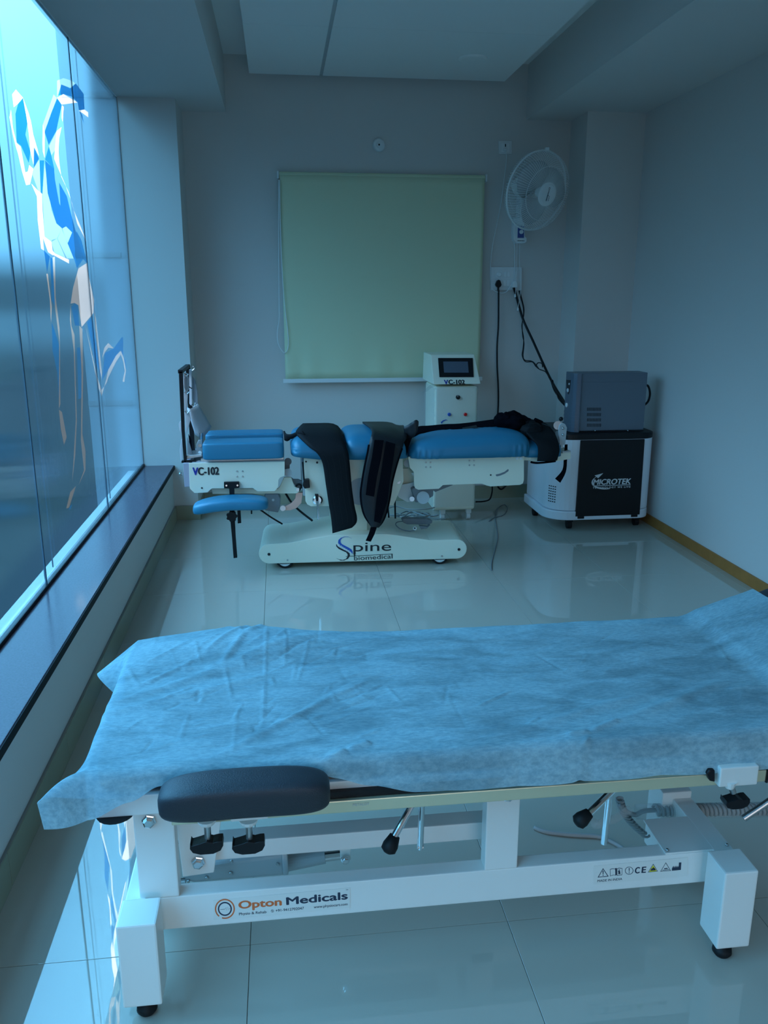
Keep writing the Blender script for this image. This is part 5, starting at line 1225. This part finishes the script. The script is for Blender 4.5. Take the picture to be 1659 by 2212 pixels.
def front_len(x):
    """length of cloth hanging below the front edge, by position along the couch"""
    P = [(-.386, .0985), (-.31, .0705), (-.248, .0425), (-.178, .0295), (-.099, .0265), (-.011, .0355), (.079, .0535), (.151, .0715), (.244, .0885), (.30, .0925), (.527, .0945), (1.3, .0945)]
    for (a, b_), (c_, d_) in zip(P[:-1], P[1:]):
        if x <= c_:
            t = max(0, (x - a) / (c_ - a)); t = t * t * (3 - 2 * t); return b_ + (d_ - b_) * t
    return P[-1][1]
def drop(s_, r=.016):
    q_ = r * PI / 2
    if s_ < q_: return r * math.sin(s_ / r), r * (1 - math.cos(s_ / r))
    return r, r + (s_ - q_)
Lleft = .150
FR, FK = at(80, 1735, 1.40), at(95, 1792, 1.385)          # flared front corner of the cloth
RR, RK = at(210, 1455, 2.0), at(222, 1475, 2.02)          # flared rear corner
def main_cloth(x, v):
    if v < 0: dy = -v * front_len(x); y = sY0
    elif v > 1: dy = (v - 1) * .11; y = sY1
    else: return Vector((x, sY0 + (sY1 - sY0) * v, top_z(x, sY0 + (sY1 - sY0) * v)))
    sgn = -1 if v < 0 else 1
    hy, dz = drop(dy); w_ = .004 * math.sin(x * 21) * dz / .08
    return Vector((x, y + sgn * (hy + abs(w_) + .10 * dz), top_z(x, y) - dz))
def cloth(a, v):
    """a: position along the couch (beyond the left end: overhang); v: <0 front overhang, 0..1 top, >1 rear overhang"""
    if a >= sX0: return main_cloth(a, v)
    s_ = (sX0 - a) / Lleft; C = main_cloth(sX0, min(max(v, 0), 1))
    ho, do = drop(s_ * Lleft)
    hang = Vector((sX0 - ho - s_ * .008, C.y, C.z - do))
    if v <= 0:
        t = -v; F = main_cloth(sX0, v); edge_ = FR.lerp(FK, t); p = F.lerp(edge_, s_)
        p.z += .012 * math.sin(PI * s_) * (1 - t) - .006 * math.sin(PI * s_) * t; return p
    if v >= 1:
        t = v - 1; F = main_cloth(sX0, v); return F.lerp(RR.lerp(RK, t), s_)
    if v < .24:
        k_ = 1 - v / .24; k_ = k_ * k_ * (3 - 2 * k_); E2 = C.lerp(FR + Vector((0, C.y - sY0, 0)), s_); return hang.lerp(E2, k_)
    if v > .84:
        k_ = (v - .84) / .16; k_ = k_ * k_ * (3 - 2 * k_); E2 = C.lerp(RR + Vector((0, C.y - sY1, 0)), s_); return hang.lerp(E2, k_)
    return hang
rows = []
NA, NV = 400, 170
va = [-1, -.9, -.8, -.7, -.6, -.5, -.42, -.34, -.27, -.2, -.15, -.1, -.06, -.03] + [i / NV for i in range(NV + 1)] + [1.03, 1.07, 1.12, 1.18, 1.26, 1.36, 1.5, 1.7, 2.0]
al_ = [sX0 - Lleft + Lleft * i / 30 for i in range(30)] + [sX0 + (sX1 - sX0) * i / (NA - 1) for i in range(NA)]
for a in al_: rows.append([cloth(a, v_) for v_ in va])
# pressed creases of the folded sheet: thin straight ridges and grooves
import numpy as np
PX = np.array([[p.x for p in r] for r in rows]); PY = np.array([[p.y for p in r] for r in rows]); HH = np.zeros_like(PX)
def crease(x0, y0, x1, y1, h, w):
    dx, dy = x1 - x0, y1 - y0; L2 = dx * dx + dy * dy
    t = ((PX - x0) * dx + (PY - y0) * dy) / L2; tc2 = np.clip(t, 0, 1)
    d2 = (PX - x0 - tc2 * dx) ** 2 + (PY - y0 - tc2 * dy) ** 2
    return h * np.exp(-d2 / (w * w)) * np.clip(np.minimum(tc2, 1 - tc2) * 6, 0.15, 1)
def line_px(pts, h, w):
    global HH
    q_ = [atz(x, y, ZT) for x, y in pts]
    for a, b_ in zip(q_[:-1], q_[1:]): HH = HH + crease(a.x, a.y, b_.x, b_.y, h, w)
for pts, h, w in (([(578, 1372), (572, 1470), (566, 1575)], .0022, .0035), ([(620, 1387), (614, 1445)], .0018, .003), ([(670, 1387), (641, 1478)], .0018, .003),
                  ([(296, 1483), (436, 1430), (575, 1353)], .0040, .007), ([(388, 1450), (474, 1445), (532, 1396), (580, 1363)], .0060, .010), ([(349, 1517), (416, 1483), (484, 1478)], .003, .005),
                  ([(486, 1445), (501, 1512)], .002, .0035), ([(513, 1527), (503, 1633)], .0014, .003), ([(691, 1647), (750, 1622), (802, 1604)], .006, .010), ([(1026, 1528), (1104, 1491)], .003, .004),
                  ([(1140, 1565), (1165, 1548)], .003, .004), ([(1221, 1588), (1274, 1581), (1338, 1557)], .006, .007), ([(1274, 1591), (1240, 1625)], .004, .006), ([(1570, 1490), (1650, 1484)], .003, .005), ([(310, 1440), (430, 1400), (520, 1370)], .003, .006), ([(700, 1360), (640, 1352), (560, 1372)], .004, .008)):
    line_px(pts, h, w)
random.seed(5)
for i in range(150):
    left = i < 95
    x = random.uniform(-.36, .18) if left else random.uniform(.1, 1.25)
    y = random.uniform(1.50, 2.03); an = random.gauss(.62, .30) if left else random.gauss(.25, .5)
    if random.random() < .22: an = random.uniform(1.2, 2.0)
    L = random.uniform(.03, .14); h = random.choice((-1, 1)) * random.uniform(.0007, .0019) * (1.25 if left else .9)
    HH += crease(x, y, x + L * math.cos(an), y + L * math.sin(an), h, random.uniform(.0028, .0045))
for r, hr in zip(rows, HH):
    for p, h in zip(r, hr): p.z += float(h)
so_ = B().grid(rows).build('disposable_sheet', SHEET, None, smooth=True)
tag(so_, 'thin blue disposable sheet draped over the top of the treatment couch', 'sheet')
